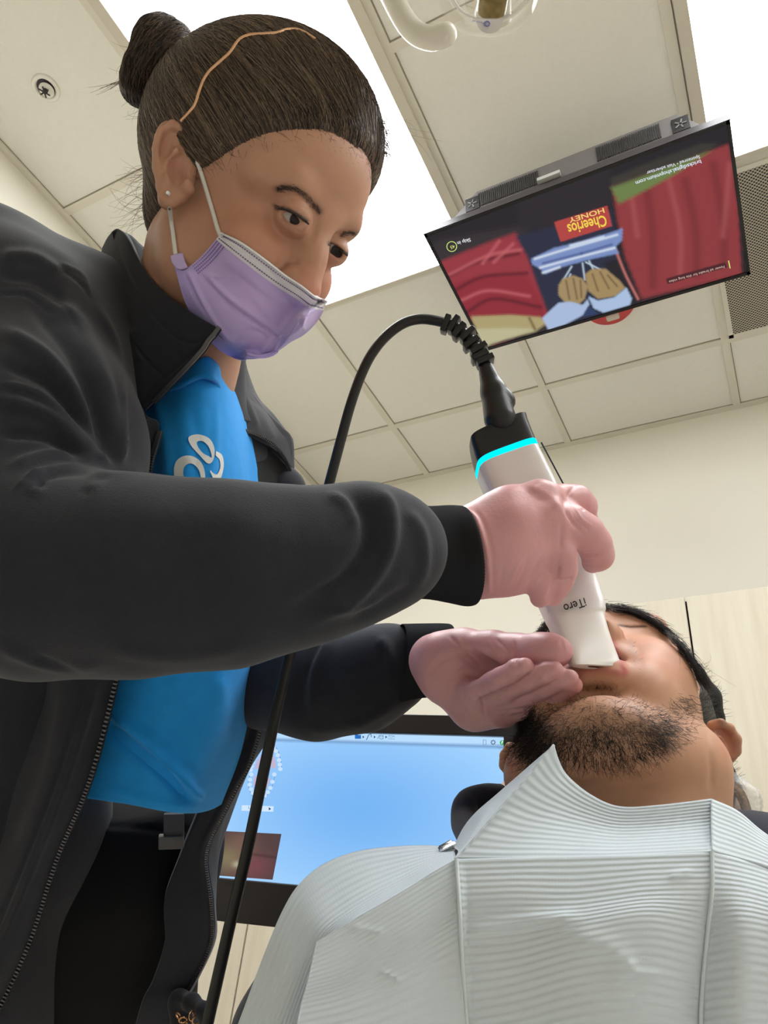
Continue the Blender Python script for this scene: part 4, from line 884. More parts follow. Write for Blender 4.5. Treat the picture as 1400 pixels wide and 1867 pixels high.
FOLD = [([(690, 885), (712, 940), (705, 1010), (660, 1075), (585, 1125)], 13, 5), ([(640, 892), (668, 945), (668, 1000), (625, 1060), (540, 1110)], 17, -6), ([(600, 900), (640, 925), (650, 960)], 10, 3), ([(740, 930), (768, 975), (770, 1040), (745, 1080)], 12, 3),
    ([(640, 1130), (720, 1090), (760, 1060)], 10, -3), ([(560, 1090), (640, 1110), (700, 1090)], 12, 2),
    ([(0, 536), (50, 538), (95, 572)], 3, -1.5), ([(95, 545), (150, 600), (190, 690), (212, 800), (216, 850)], 14, 5), ([(60, 560), (130, 640), (165, 720), (190, 830)], 14, -6), ([(0, 600), (80, 650), (140, 730), (178, 830)], 14, 6), ([(0, 660), (90, 700), (150, 780), (180, 850)], 12, -5),
    ([(0, 725), (90, 760), (150, 815), (195, 852)], 12, 5), ([(0, 790), (90, 800), (160, 850)], 9, -4), ([(20, 850), (100, 830), (200, 850)], 9, 4), ([(60, 890), (90, 865), (170, 858)], 8, -4), ([(165, 900), (175, 870), (215, 862), (260, 850)], 9, 4), ([(70, 905), (60, 880), (80, 860)], 8, 3),
    ([(110, 480), (150, 500), (165, 540)], 4, 1.5), ([(0, 470), (60, 470), (110, 500)], 14, 4), ([(0, 500), (70, 515), (120, 560)], 10, -3), ([(200, 1180), (320, 1200), (450, 1180)], 16, 2), ([(0, 1180), (100, 1215), (180, 1215)], 12, 3), ([(60, 1195), (140, 1222)], 6, -3),
    ([(230, 940), (420, 950), (540, 980)], 40, 2), ([(0, 522), (60, 524), (110, 560), (150, 620)], 2.5, -1.2), ([(95, 505), (120, 498), (150, 520), (165, 545)], 3, -1.6), ([(180, 560), (215, 640), (222, 740), (215, 840)], 7, 4), ([(30, 900), (60, 868), (130, 852), (200, 866)], 6, 4), ([(160, 905), (170, 878), (205, 868)], 5, -3), ([(0, 700), (70, 720), (130, 770), (190, 850)], 8, 4)]
V = sculpt(V, Fc, FOLD); JP = [(V, Fc)]
# near front panel
rows = [[(-120, 430, .70), (20, 445, .66), (120, 478, .645), (190, 500, .655), (215, 520, .67)],
        [(-120, 600, .66), (60, 600, .625), (150, 620, .61), (205, 640, .612), (240, 640, .62)],
        [(-120, 760, .62), (70, 740, .60), (160, 750, .595), (225, 760, .592), (262, 748, .603)],
        [(-120, 780, .62), (70, 770, .60), (170, 775, .592), (235, 778, .588), (290, 776, .600)],
        [(-120, 860, .62), (70, 860, .60), (170, 860, .590), (225, 862, .586), (268, 866, .598)],
        [(-120, 1060, .66), (60, 1060, .62), (140, 1060, .602), (190, 1060, .600), (244, 1060, .606)],
        [(-120, 1210, .68), (50, 1225, .63), (115, 1228, .605), (165, 1230, .603), (212, 1230, .615)],
        [(-160, 1400, .70), (0, 1410, .64), (70, 1420, .612), (120, 1425, .610), (163, 1420, .622)],
        [(-200, 1560, .72), (-60, 1570, .65), (20, 1575, .618), (62, 1575, .615), (103, 1565, .628)],
        [(-240, 1720, .74), (-120, 1730, .66), (-50, 1735, .628), (5, 1735, .622), (50, 1725, .635)],
        [(-300, 1900, .76), (-200, 1910, .68), (-130, 1915, .64), (-80, 1910, .632), (-28, 1890, .645)]]
G = patch(rows, 190, 90); V, Fc = shell(G, .006)
V = sculpt(V, Fc, [([(240, 790), (222, 860)], 6, 2), ([(180, 1240), (130, 1400), (70, 1560), (-10, 1750)], 6, 2.0), ([(160, 1240), (110, 1400), (50, 1560), (-30, 1750)], 5, -2), ([(215, 640), (228, 700), (222, 780), (215, 850)], 9, 4), ([(195, 590), (205, 700), (200, 820)], 9, -4), ([(90, 1240), (60, 1400), (0, 1560)], 20, -4), ([(40, 1300), (10, 1320)], 12, 3)]); JP.append((V, Fc)); NP_ = V[:190*90].reshape(190, 90, 3)
# far front panel: lining turned to the viewer, outer yoke above
rows = [[(395, 640, .70), (415, 650, .73), (432, 668, .77), (442, 690, .80)],
        [(398, 700, .70), (425, 712, .745), (452, 735, .79), (480, 742, .83)],
        [(405, 745, .70), (435, 770, .75), (478, 785, .80), (515, 778, .85)],
        [(415, 800, .70), (450, 815, .76), (498, 820, .82), (533, 802, .87)],
        [(425, 860, .71), (460, 865, .77), (505, 868, .84), (535, 860, .88)],
        [(435, 925, .72), (470, 930, .78), (508, 935, .84), (536, 930, .88)],
        [(440, 1060, .73), (475, 1060, .79), (510, 1060, .84), (540, 1060, .88)],
        [(446, 1200, .735), (462, 1205, .76), (500, 1210, .80), (545, 1210, .86)],
        [(440, 1300, .735), (460, 1305, .755), (480, 1300, .77), (505, 1320, .80)],
        [(395, 1400, .73), (425, 1400, .745), (452, 1395, .755), (456, 1402, .80)],
        [(365, 1480, .725), (385, 1490, .735), (408, 1480, .745), (424, 1482, .79)],
        [(330, 1560, .72), (352, 1560, .725), (375, 1556, .735), (400, 1560, .78)],
        [(300, 1640, .72), (340, 1640, .725), (384, 1640, .735), (394, 1645, .77)],
        [(300, 1720, .73), (340, 1720, .735), (384, 1715, .745), (394, 1712, .77)],
        [(280, 1790, .74), (310, 1790, .745), (350, 1790, .75), (362, 1785, .77)],
        [(260, 1830, .74), (290, 1830, .745), (322, 1832, .75), (340, 1830, .77)],
        [(240, 1900, .75), (270, 1900, .755), (300, 1905, .76), (322, 1905, .78)]]
G = patch(rows, 240, 40); V, Fc = shell(G, .006)
V = sculpt(V, Fc, [([(500, 1215), (480, 1300)], 6, -3), ([(487, 1215), (470, 1320), (440, 1420)], 5, 2), ([(440, 1420), (410, 1500), (398, 1580)], 4, -2), ([(430, 1440), (400, 1520), (392, 1580)], 4, 2)]); JP.append((V, Fc)); FP_ = V[:240*40].reshape(240, 40, 3)
# outer yoke of the far shoulder
rows = [[(408, 645, .735), (428, 648, .76), (446, 655, .80), (448, 665, .84)],
        [(412, 690, .72), (435, 700, .75), (455, 712, .80), (470, 722, .85)],
        [(402, 735, .70), (432, 752, .735), (470, 752, .79), (500, 756, .86)],
        [(402, 752, .70), (440, 778, .74), (486, 790, .79), (525, 790, .87)],
        [(404, 758, .702), (444, 786, .742), (500, 812, .81), (535, 806, .88)],
        [(406, 762, .705), (446, 790, .745), (512, 828, .83), (537, 860, .885)]]
G = patch(rows, 60, 50); V, Fc = shell(G, .005)
V = sculpt(V, Fc, [([(448, 720), (490, 755), (533, 800)], 3, -2), ([(440, 700), (455, 740), (470, 780)], 5, 3), ([(425, 690), (435, 740), (450, 775)], 6, -3), ([(480, 760), (500, 800)], 6, 2)]); JP.append((V, Fc)); YK_ = V[:60*50].reshape(60, 50, 3)
# far sleeve
fs = Sdf(.0032)
fs.chain([(505, 900, .86, 55), (500, 1040, .84, 70), (490, 1180, .80, 85)], .03)
fs.chain([(490, 1225, .78, 104), (580, 1245, .745, 94), (660, 1238, .72, 86), (715, 1215, .70, 74)], .02)
fs.ell(C(700, 1220, .70), (.035, .034, .03), k=.02)
V, Fc = fs.mesh(); V = sculpt(V, Fc, [([(600, 1165), (575, 1220), (570, 1300)], 9, 3), ([(585, 1165), (555, 1230), (545, 1300)], 9, -3), ([(690, 1160), (712, 1200), (705, 1260)], 10, 3), ([(560, 1330), (640, 1325), (720, 1285)], 12, 3)]); JP.append((V, Fc))
V, Fc = join(JP); 
jacket = mk('jacket', V, Fc, M_jack, woman)
# lining is a darker cloth
V, Fc = shell(patch([[(425, 792, .757), (450, 800, .79), (492, 820, .812), (522, 850, .835)], [(436, 850, .72), (462, 860, .768), (505, 870, .83), (530, 868, .85)], [(440, 925, .725), (470, 930, .775), (508, 935, .83), (531, 930, .85)]], 20, 20), .001); V[:, 2] -= .004; mk('lining', V, Fc, M_line, jacket)
# collar, near and far
rows = [[(186, 452, .70), (198, 430, .690), (214, 417, .672), (232, 436, .645), (262, 492, .622), (300, 535, .606), (350, 570, .596), (397, 598, .592)],
        [(182, 480, .69), (192, 470, .675), (207, 470, .655), (225, 500, .632), (252, 545, .614), (285, 590, .603), (325, 622, .597), (366, 640, .594)],
        [(184, 520, .68), (190, 520, .66), (200, 530, .645), (218, 568, .626), (238, 610, .612), (262, 650, .604), (290, 680, .600), (318, 692, .600)],
        [(190, 555, .675), (192, 560, .655), (200, 580, .640), (212, 625, .624), (226, 665, .612), (240, 700, .604), (252, 728, .602), (264, 748, .604)]]
G = patch(rows, 60, 120); V, Fc = shell(G, .006)
V = sculpt(V, Fc, [([(205, 425), (232, 500), (275, 570), (330, 620), (385, 625)], 4, -1.5), ([(200, 520), (222, 570), (255, 640), (300, 690)], 3, -2), ([(250, 740), (300, 690), (385, 615)], 3, -1.5), ([(240, 600), (262, 660)], 10, 2)]); col = mk('collar', V, Fc, M_jack, jacket); CL_ = V[:60*120].reshape(60, 120, 3)
G = patch([[(214, 418, .672), (240, 430, .70), (270, 455, .74), (330, 480, .80)], [(232, 480, .66), (262, 510, .70), (300, 530, .74), (350, 560, .80)]], 12, 30); V, Fc = shell(G, .006); mk('collar', V, Fc, M_line, jacket)
G = patch([[(398, 642, .715), (420, 645, .72), (446, 652, .75), (448, 665, .80)], [(398, 690, .705), (420, 700, .715), (445, 715, .75), (452, 725, .80)], [(396, 735, .695), (425, 752, .715), (440, 765, .735), (470, 770, .78)]], 30, 30); V, Fc = shell(G, .007); mk('collar', V, Fc, M_jack, jacket)
# cuffs (ribbed)
def cuff(st, rib, name='cuff', nr=90):
    """st: rings (centre px, py, depth, radius px along the image normal, radius along depth, axis angle)"""
    R_ = []
    a = np.arange(nr*2)*np.pi/nr
    for (x, y, d, r, kd, ang) in cr(np.array(st, float), 24):
        c0 = C(x, y, d); n1 = np.array([math.cos(ang), math.sin(ang), 0]); n2 = unit([-.22, 0, 1.]); rm = r*d/FPX
        rr_ = 1+rib*np.cos(a*nr)*1.0
        R_.append(c0+rm*rr_[:, None]*(np.cos(a)[:, None]*n1+kd*np.sin(a)[:, None]*n2))
    return np.vstack(R_), grid_faces(24, nr*2, True)
A1 = math.radians(86)
V, Fc = cuff([(735, 1005, .505, 90, .8, A1+.10), (775, 1007, .515, 84, .75, A1+.10), (815, 1010, .522, 88, .7, A1+.06), (838, 1013, .528, 91, .90, A1), (850, 1013, .530, 90, .98, A1-.02), (853, 1013, .531, 86, .98, A1-.02), (846, 1012, .530, 79, .98, A1-.02), (830, 1010, .530, 72, .9, A1)], .012)
mk('cuff', V, Fc, M_rib, jacket)
A2 = math.radians(98)
V, Fc = cuff([(725, 1210, .685, 72, .8, A2), (765, 1205, .665, 68, .75, A2), (800, 1203, .650, 66, .85, A2), (814, 1203, .645, 64, .88, A2), (810, 1203, .645, 58, .8, A2), (795, 1204, .650, 50, .6, A2)], .012)
mk('cuff', V, Fc, M_rib, jacket)
# zippers
M_zip = mat('zip_teeth', lin(96, 94, 98), .3, metal=.7); M_tape = mat('zip_tape', lin(20, 20, 22), .9)
def zipper(P, side, n, r=.0016):
    P = cr(np.asarray(P), n*2); V1, F1 = tube(P+np.array([0, 0, .0015]), .0022, 6); z = mk('zipper', V1, F1, M_tape, jacket); pr = []
    for i in range(0, n*2-1, 2):
        t = unit(P[i+1]-P[i]); b = unit(np.cross(t, [0, 0, 1])); pr.append(box(P[i]-np.array([0, 0, .0006]), [t, b, np.cross(t, b)], (r*.45, r, r*.8)))
    V1, F1 = join(pr); mk('zip_teeth', V1, F1, M_zip, z, smooth=False)
off = np.array([.0012, 0, -.0005])
zipper(CL_[::6, -1]+off, 1, 60); zipper(NP_[60:190:6, -1]+off, 1, 170)
zipper(FP_[105:240:6, 27]+[0, 0, -.002], 1, 170)
zipper([C(408, 760, .70), C(440, 782, .735), C(470, 793, .765), C(500, 812, .80), C(520, 838, .83), C(531, 870, .85), C(535, 925, .86)], 1, 70)
# keys on the hip
e = C(345, 1850, .70)
sdk = Sdf(.002); sdk.chain([(325, 1820, .74, 14), (350, 1828, .72, 14), (372, 1842, .70, 12), (378, 1880, .70, 12)], .006); sdk.chain([(330, 1835, .74, 22), (345, 1900, .72, 30)], .01); V, Fc = sdk.mesh(); pouch = mk('waist_pouch', V, Fc, M_jack, woman)
pr = []
for k in range(7): pr.append(lathe(C(325+k*8, 1852+(k % 3)*8, .70-.001*k), unit(rng.normal(size=3)), [(.003, -.0006), (.0045, 0), (.003, .0006), (.003, -.0006)], 12))
V, Fc = join(pr); mk('bead_trim', V, Fc, mat('brass', lin(210, 160, 110), .25, metal=.8), pouch)
# ---- gloves
M_glove = mat('glove_nitrile', lin(214, 158, 160), .42, spec=.45, sss=.05, bump=(420, .22, .0008), colnoise=(40, .04))
g1 = Sdf(.0012)
D1 = .548
g1.chain([(845, 1008, .530, 70), (880, 1005, .535, 72)], .01)
g1.chain([(870, 960, D1-.012, 36), (930, 930, D1-.012, 34), (985, 912, D1-.010, 29)], .016)      # index metacarpal
g1.chain([(870, 990, D1-.020, 40), (940, 965, D1-.024, 37), (1006, 950, D1-.020, 27)], .016)
g1.chain([(870, 1025, D1-.020, 42), (930, 1010, D1-.024, 39), (1008, 1000, D1-.018, 25)], .016)
g1.chain([(870, 1048, D1-.014, 36), (930, 1035, D1-.014, 36), (975, 1040, D1-.008, 24)], .016)
g1.ell(C(940, 985, D1-.008), (.040, .033, .016), k=.014)
g1.chain([(985, 912, D1-.010, 27), (1025, 911, D1+.004, 24), (1050, 912, D1+.013, 24), (1062, 924, D1+.022, 22), (1066, 950, D1+.036, 19), (1050, 985, D1+.050, 17)], .009)   # index finger
g1.chain([(1006, 948, D1-.018, 26), (1045, 955, D1-.012, 27), (1070, 972, D1-.006, 27), (1084, 992, D1+.004, 26), (1090, 1012, D1+.015, 24), (1080, 1026, D1+.028, 19)], .010)  # middle finger round the far edge
g1.chain([(1006, 995, D1-.018, 25), (1024, 1015, D1-.020, 23), (1026, 1040, D1-.017, 22), (1018, 1062, D1-.013, 21), (1008, 1086, D1-.008, 19)], .007)  # ring
g1.chain([(975, 1040, D1-.010, 24), (986, 1062, D1-.020, 21), (984, 1090, D1-.014, 18)], .005)   # little finger
g1.chain([(880, 985, D1+.010, 32), (930, 960, D1+.045, 25), (985, 965, D1+.070, 21), (1030, 985, D1+.072, 18)], .010)  # thumb behind the wand
g1.cap((985, 900, D1-.012, 20), (1000, 903, D1-.012, 18), .010); g1.cap((1008, 945, D1-.026, 16), (1010, 952, D1-.026, 16), .012)
V, Fc = g1.mesh()
V = sculpt(V, Fc, [([(893, 1080), (888, 1010), (870, 950), (850, 928)], 3, 1.5), ([(882, 1080), (878, 1010), (862, 955), (845, 935)], 3, -1.0), ([(900, 1075), (897, 1010), (882, 955), (862, 925)], 4, -.8),
    ([(1050, 880), (1030, 920), (1050, 960)], 4, -1.6), ([(1024, 900), (1036, 940), (1062, 972)], 4, -1.6), ([(1020, 1030), (1014, 1052), (998, 1098)], 4, -1.7), ([(1014, 1058), (1045, 1055)], 2.5, -1.0), ([(1000, 1075), (1012, 1040), (1022, 1010)], 3, -.6),
    ([(940, 1072), (955, 1040), (962, 1018)], 3, -.7), ([(925, 1072), (940, 1040), (950, 1020)], 3, .6), ([(960, 1072), (975, 1045), (985, 1020)], 3, -.8), ([(975, 1068), (988, 1040), (995, 1015)], 3, .6), ([(910, 1070), (918, 1030)], 3, -.5),
    ([(1040, 930), (1052, 950), (1075, 968)], 2, -.8), ([(1046, 922), (1060, 945), (1080, 960)], 2, .6), ([(1010, 905), (1035, 935), (1045, 955)], 8, 1.2), ([(1024, 955), (1022, 1000)], 4, -1.2), ([(1066, 1010), (1090, 1012)], 2.5, -1.1), ([(1065, 1030), (1090, 1032)], 2.5, -.8),
    ([(962, 885), (1000, 905), (1020, 930)], 8, 1.0), ([(1060, 930), (1075, 925)], 2.5, -.8)])
mk('glove', V, Fc, M_glove, woman, label='pink glove gripping the scanner')
g2 = Sdf(.0012); D2 = .615
def gt(pts): return [(x, y, d-max(0, x-850)/190*.085, r) for x, y, d, r in pts]
g2.chain(gt([(795, 1205, D2+.02, 50), (820, 1212, D2+.01, 54)]), .01)
g2.ell(C(838, 1222, D2+.004), (.029, .030, .017), k=.016)
g2.ell(C(872, 1270, D2+.002), (.023, .024, .017), k=.016)
g2.chain(gt([(800, 1195, D2, 36), (850, 1188, D2-.012, 36), (900, 1186, D2-.010, 31), (945, 1189, D2-.008, 28), (985, 1187, D2-.010, 27), (1010, 1187, D2-.010, 23), (1022, 1188, D2-.010, 19)]), .012)   # thumb
g2.chain(gt([(812, 1235, D2, 42), (850, 1262, D2-.018, 27)]), .014); g2.chain(gt([(850, 1262, D2-.020, 26), (880, 1253, D2-.032, 23), (915, 1238, D2-.040, 21), (942, 1222, D2-.041, 20), (957, 1216, D2-.041, 17)]), .0025)   # little finger
g2.chain(gt([(850, 1270, D2-.004, 34), (885, 1272, D2-.014, 27)]), .012); g2.chain(gt([(885, 1272, D2-.014, 26), (930, 1258, D2-.023, 24), (970, 1240, D2-.027, 22), (1000, 1227, D2-.027, 20), (1012, 1222, D2-.026, 16)]), .003)
g2.chain(gt([(860, 1288, D2+.004, 32), (905, 1290, D2-.006, 26)]), .012); g2.chain(gt([(905, 1288, D2-.006, 25), (950, 1274, D2-.013, 23), (995, 1254, D2-.017, 22), (1030, 1240, D2-.017, 19), (1040, 1236, D2-.016, 15)]), .003)
g2.chain(gt([(865, 1298, D2+.008, 28), (920, 1300, D2+.002, 23)]), .012); g2.chain(gt([(920, 1299, D2+.002, 22), (970, 1287, D2-.002, 20), (1015, 1267, D2-.006, 20), (1046, 1249, D2-.008, 16)]), .003)
g2.chain(gt([(880, 1225, D2+.004, 34), (935, 1218, D2+.006, 28), (972, 1214, D2+.006, 18)]), .008)
g2.ell(C(884, 1216, D2-.036), (.020, .009, .012), [unit([1, .22, 0]), unit([-.22, 1, 0]), [0, 0, 1]], .012, 's')
V, Fc = g2.mesh()
V = sculpt(V, Fc, [([(775, 1225), (800, 1195), (835, 1190), (880, 1215)], 3, 1.0), ([(780, 1235), (805, 1205), (840, 1200), (870, 1222)], 3, -.8), ([(905, 1165), (925, 1190), (920, 1220)], 3, -1.0), ([(937, 1168), (940, 1195), (938, 1215)], 2.5, -1.2), ([(890, 1168), (905, 1195)], 3, .6),
    ([(820, 1160), (850, 1190), (880, 1215)], 4, -1.0), ([(830, 1165), (862, 1192), (890, 1218)], 4, .7), ([(820, 1240), (845, 1228), (870, 1238)], 4, -.8), ([(830, 1222), (850, 1212), (880, 1232)], 3, .8), ([(815, 1215), (840, 1222), (862, 1232)], 2.5, -.7),
    ([(872, 1278), (910, 1262), (945, 1246), (976, 1222)], 3.5, -2.2), ([(935, 1278), (975, 1262), (1022, 1238)], 3, -1.8), ([(915, 1297), (960, 1292), (1000, 1276), (1035, 1258)], 3, -1.8), ([(920, 1270), (960, 1256), (1000, 1240)], 8, .8), ([(870, 1262), (880, 1280), (882, 1305)], 3, -.9), ([(848, 1250), (845, 1275), (855, 1300)], 3, -.7),
    ([(884, 1245), (892, 1262)], 3, .7), ([(908, 1272), (925, 1262)], 3, .7), ([(985, 1245), (995, 1225)], 3, .7), ([(1000, 1250), (1015, 1240)], 3, .6), ([(930, 1300), (915, 1305)], 3, -.8), ([(955, 1275), (975, 1282)], 3, .6), ([(1022, 1165), (1028, 1190)], 3, -.6)])
mk('glove', V, Fc, M_glove, woman, label='pink glove cupping the chin of the patient')

# ================================================================== scanner wand
M_wand = mat('wand_white', lin(228, 222, 220), .28, coat=.3); M_wb = mat('wand_black', lin(20, 20, 21), .35)
wand = empty('intraoral_scanner', cw(C(1010, 1000, .59)), 'white handheld mouth scanner with black cap and cyan light ring, tip in the mouth', 'scanner')
# stations: left px, right px, depth of the front face, thickness (m)
ST = [((859, 789), (962, 746), .628, .030), ((862, 800), (966, 757), .626, .036), ((872, 832), (981, 792), .622, .038), ((874, 838), (984, 799), .6215, .038), ((890, 872), (1003, 836), .615, .038), ((920, 935), (1034, 900), .603, .037), ((952, 1000), (1064, 965), .590, .034), ((985, 1068), (1092, 1040), .576, .030),
      ((1003, 1108), (1107, 1086), .562, .026), ((1008, 1120), (1110, 1104), .5565, .0235), ((1013, 1130), (1108, 1118), .552, .021), ((1028, 1162), (1118, 1156), .537, .018), ((1046, 1198), (1132, 1196), .5205, .014), ((1051, 1208), (1137, 1213), .516, .010), ((1056, 1211), (1136, 1216), .516, .006)]
def ring(L_, R_, d, th, n=72, e=4.5):
    a0 = C(*L_, d); b0 = C(*R_, d+.010); cc_ = (a0+b0)/2; ux = (b0-a0)/2; hw = np.linalg.norm(ux); ux /= hw
    axis = unit(C(1095, 1213, .526)-C(911, 768, .628)); uz = np.cross(ux, axis); uz = unit(uz); uz = uz if uz[2] > 0 else -uz
    t = np.arange(n)*2*np.pi/n; cx = np.sign(np.cos(t))*np.abs(np.cos(t))**(2/e); cz = np.sign(np.sin(t))*np.abs(np.sin(t))**(2/e)
    return cc_+uz*th/2+hw*cx[:, None]*ux+th/2*cz[:, None]*uz
RG = np.array([ring(*s_) for s_ in ST])
def loft(R_, n):
    R_ = cr(R_, n); V = R_.reshape(-1, 3); m = R_.shape[1]; Fc = grid_faces(n, m, True); c0 = R_[0].mean(0); c1 = R_[-1].mean(0); V = np.vstack([V, c0, c1]); i = np.arange(m); j = (i+1) % m
    return V, np.vstack([Fc, np.stack([j, i, np.full(m, n*m), np.full(m, n*m)], -1), np.stack([i+(n-1)*m, j+(n-1)*m, np.full(m, n*m+1), np.full(m, n*m+1)], -1)])
def shrink(r, k): return r.mean(0)+(r-r.mean(0))*k
ax_ = unit(RG[-1].mean(0)-RG[0].mean(0))
V, Fc = loft(np.array([shrink(RG[0], .93)-ax_*.0012, shrink(RG[0], .985)-ax_*.0004, RG[0], RG[1], RG[2]]), 30); mk('cap', V, Fc, M_wb, wand)
V, Fc = loft(np.array([shrink(RG[2], 1.004), shrink(RG[3]+ax_*.0022, 1.004)]), 6); mk('light_ring', V, Fc, emat('cyan_led', lin(0, 225, 245), 1.15), wand)
V, Fc = loft(np.array([RG[3]+ax_*.002, *RG[4:9], shrink(RG[9], 1.0)]), 90); mk('handle_body', V, Fc, M_wand, wand)
V, Fc = loft(np.array([shrink(RG[8], .985), RG[9], *RG[10:], shrink(RG[-1], .5)]), 70); mk('tip_sleeve', V, Fc, mat('sleeve_white', lin(226, 220, 214), .3, sss=.1), wand)
mk('side_seam', *tube(np.array([C(986, 806, .640), C(1036, 900, .618), C(1066, 966, .604), C(1094, 1040, .59)])+[.0012, 0, .004], .0007, 6), M_wb, wand)
wfp = {}
def wand_pt(x, y):
    # front face plane of the handle near the lettering
    p0 = (RG[7].mean(0)+RG[8].mean(0))/2; a_ = RG[8].mean(0)-RG[7].mean(0); b_ = C(*ST[8][1], ST[8][2]+.010)-C(*ST[8][0], ST[8][2]); n = unit(np.cross(a_, b_)); n = n if n[2] < 0 else -n
    q0 = p0+n*(.0142); r = np.array([(x-700)/FPX, (y-933.5)/FPX, 1.]); return r*((q0@n)/(r@n))*.9995
V, T = text_px('iTero', (1065, 1090), (1026, 1103), 16, wand_pt, .012); mk('lettering', V, T, mat('print_black', lin(30, 28, 32), .5), wand, smooth=False)
# glow of the camera window at the tip
V, Fc = box(C(1038, 1193, .556), [unit([1, .1, -.3]), unit([0, 1, .1]), unit([.3, 0, 1])], (.0085, .0060, .001), .0005); mk('tip_window', V, Fc, emat('tip_glow', lin(228, 205, 255), 1.3), wand)
# plug, strain relief, cable
pl_ = Sdf(.0013)
pl_.capm(C(911, 762, .640), .0138, C(900, 715, .650), .0110, .003); pl_.capm(C(900, 715, .650), .0112, C(886, 672, .656), .0068, .004)
pl_.ell(C(926, 728, .646), (.006, .009, .006), [unit([1, -.4, 0]), unit([.4, 1, 0]), [0, 0, 1]], .003)
V, Fc = pl_.mesh(); mk('plug', V, Fc, M_wb, wand)
cab = [(884, 664, .657), (872, 642, .660), (851, 614, .664), (824, 594, .668), (796, 585, .67), (765, 582, .672), (735, 590, .672), (705, 612, .672), (680, 642, .67), (660, 680, .668), (640, 735, .664), (622, 800, .66), (606, 860, .655), (590, 920, .65), (570, 1000, .64), (548, 1100, .63), (529, 1190, .62), (515, 1250, .61), (501, 1310, .60), (478, 1420, .585), (452, 1545, .57), (425, 1660, .56), (400, 1770, .55), (378, 1867, .54), (350, 1990, .52), (330, 2300, .56), (300, 2800, .75)]
P = pxpath(cab, 286); V, Fc = tube(P, .0046, 14); mk('cable', V, Fc, mat('cable_black', lin(26, 26, 27), .45), wand)
pr = [tube(P[:40], .0054, 12)]
for i in range(8):
    j = 1+i*5; t = unit(P[j+2]-P[j]); c0 = P[j+1]; u = unit(np.cross(t, [0, 0, 1])); v = np.cross(t, u)
    for sg, kk in ((1, i % 2),):
        w2 = .0094; pr.append(box(c0+(u if i % 2 else -u)*.0012, [t, u, v], (.0027, .0080, .0080), .0010))
V, Fc = join(pr); mk('strain_relief', V, Fc, M_wb, wand)

# ================================================================== the patient
pF = unit([-.226, -.965, -.136]); pS = unit([.936, -.176, -.305]); pS = unit(pS-pF*(pF@pS)); pU = unit(np.cross(pS, pF)); pU = pU if pU[2] > 0 else -pU
P0 = C(1122, 1363, .60)
def Q(f, s_, u): return P0+pF*f+pS*s_+pU*u
QA = [pF, pS, pU]
pat = empty('person', cw(Q(0, 0, -.1)), 'bearded person lying back with closed eyes under a white paper bib, mouth open', 'person')
ph = Sdf(.0017)
ph.ell(Q(-.005, 0, .045), (.095, .077, .088), QA, .01)
ph.ell(Q(.038, 0, -.012), (.050, .065, .075), QA, .02)
ph.ell(Q(.052, 0, .055), (.040, .060, .050), QA, .02)
for sg in (-1, 1):
    ph.chainm([(*Q(.000, sg*.060, -.030), .020), (*Q(.018, sg*.052, -.068), .021), (*Q(.058, sg*.022, -.102), .022)], .025)
    ph.ell(Q(.060, sg*.040, -.008), (.026, .026, .030), QA, .02)
    ph.ell(Q(.070, sg*.030, -.050), (.018, .020, .022), QA, .02)
    ph.ell(Q(.078, sg*.031, .036), (.011, .0135, .010), QA, .006)
    ph.chainm([(*Q(.088, sg*.010, .052), .009), (*Q(.078, sg*.045, .052), .010)], .014)
    ph.capm(Q(.098, sg*.012, -.004), .0095, Q(.094, sg*.015, .002), .008, .006)
ph.ell(Q(.064, 0, -.098), (.022, .022, .018), QA, .02)
ph.chainm([(*Q(.088, 0, .040), .010), (*Q(.100, 0, .014), .0105), (*Q(.106, 0, .001), .0125)], .010)
ph.ell(Q(.084, 0, -.016), (.012, .022, .010), QA, .014)
ph.chainm([(*Q(.074, -.024, -.046), .008), (*Q(.088, -.010, -.056), .0085), (*Q(.088, .010, -.056), .0085), (*Q(.074, .024, -.046), .008)], .010)
ph.ell(Q(.092, 0, -.036), (.030, .021, .013), QA, .006, 's')
for sg in (-1, 1): ph.ell(Q(.104, sg*.008, -.010), (.006, .0042, .006), QA, .003, 's')
# ears
eR = Q(-.004, .083, .003)[2]; eL = Q(-.004, -.083, .003)[2]
ph.chain([(1298, 1322, eR-.002, 9), (1314, 1318, eR-.006, 7), (1331, 1327, eR-.004, 7), (1343, 1348, eR-.002, 7), (1342, 1370, eR-.002, 7), (1330, 1380, eR-.002, 9), (1312, 1374, eR, 11), (1296, 1360, eR+.004, 12)], .003)
ph.ell(C(1318, 1350, eR+.002), (.014, .013, .0045), [unit([.7, .7, -.1]), unit([-.7, .7, 0]), [.1, .1, 1]], .004)
ph.chain([(1298, 1342, eR-.003, 6), (1312, 1350, eR-.006, 6), (1322, 1366, eR-.005, 6)], .004)
ph.chain([(944, 1366, eL-.012, 12), (930, 1364, eL-.012, 9), (921, 1378, eL-.010, 9), (920, 1395, eL-.010, 9), (930, 1408, eL-.010, 9), (944, 1410, eL-.010, 10)], .004); ph.cap((932, 1385, eL-.008, 14), (950, 1388, eL-.010, 22), .004)
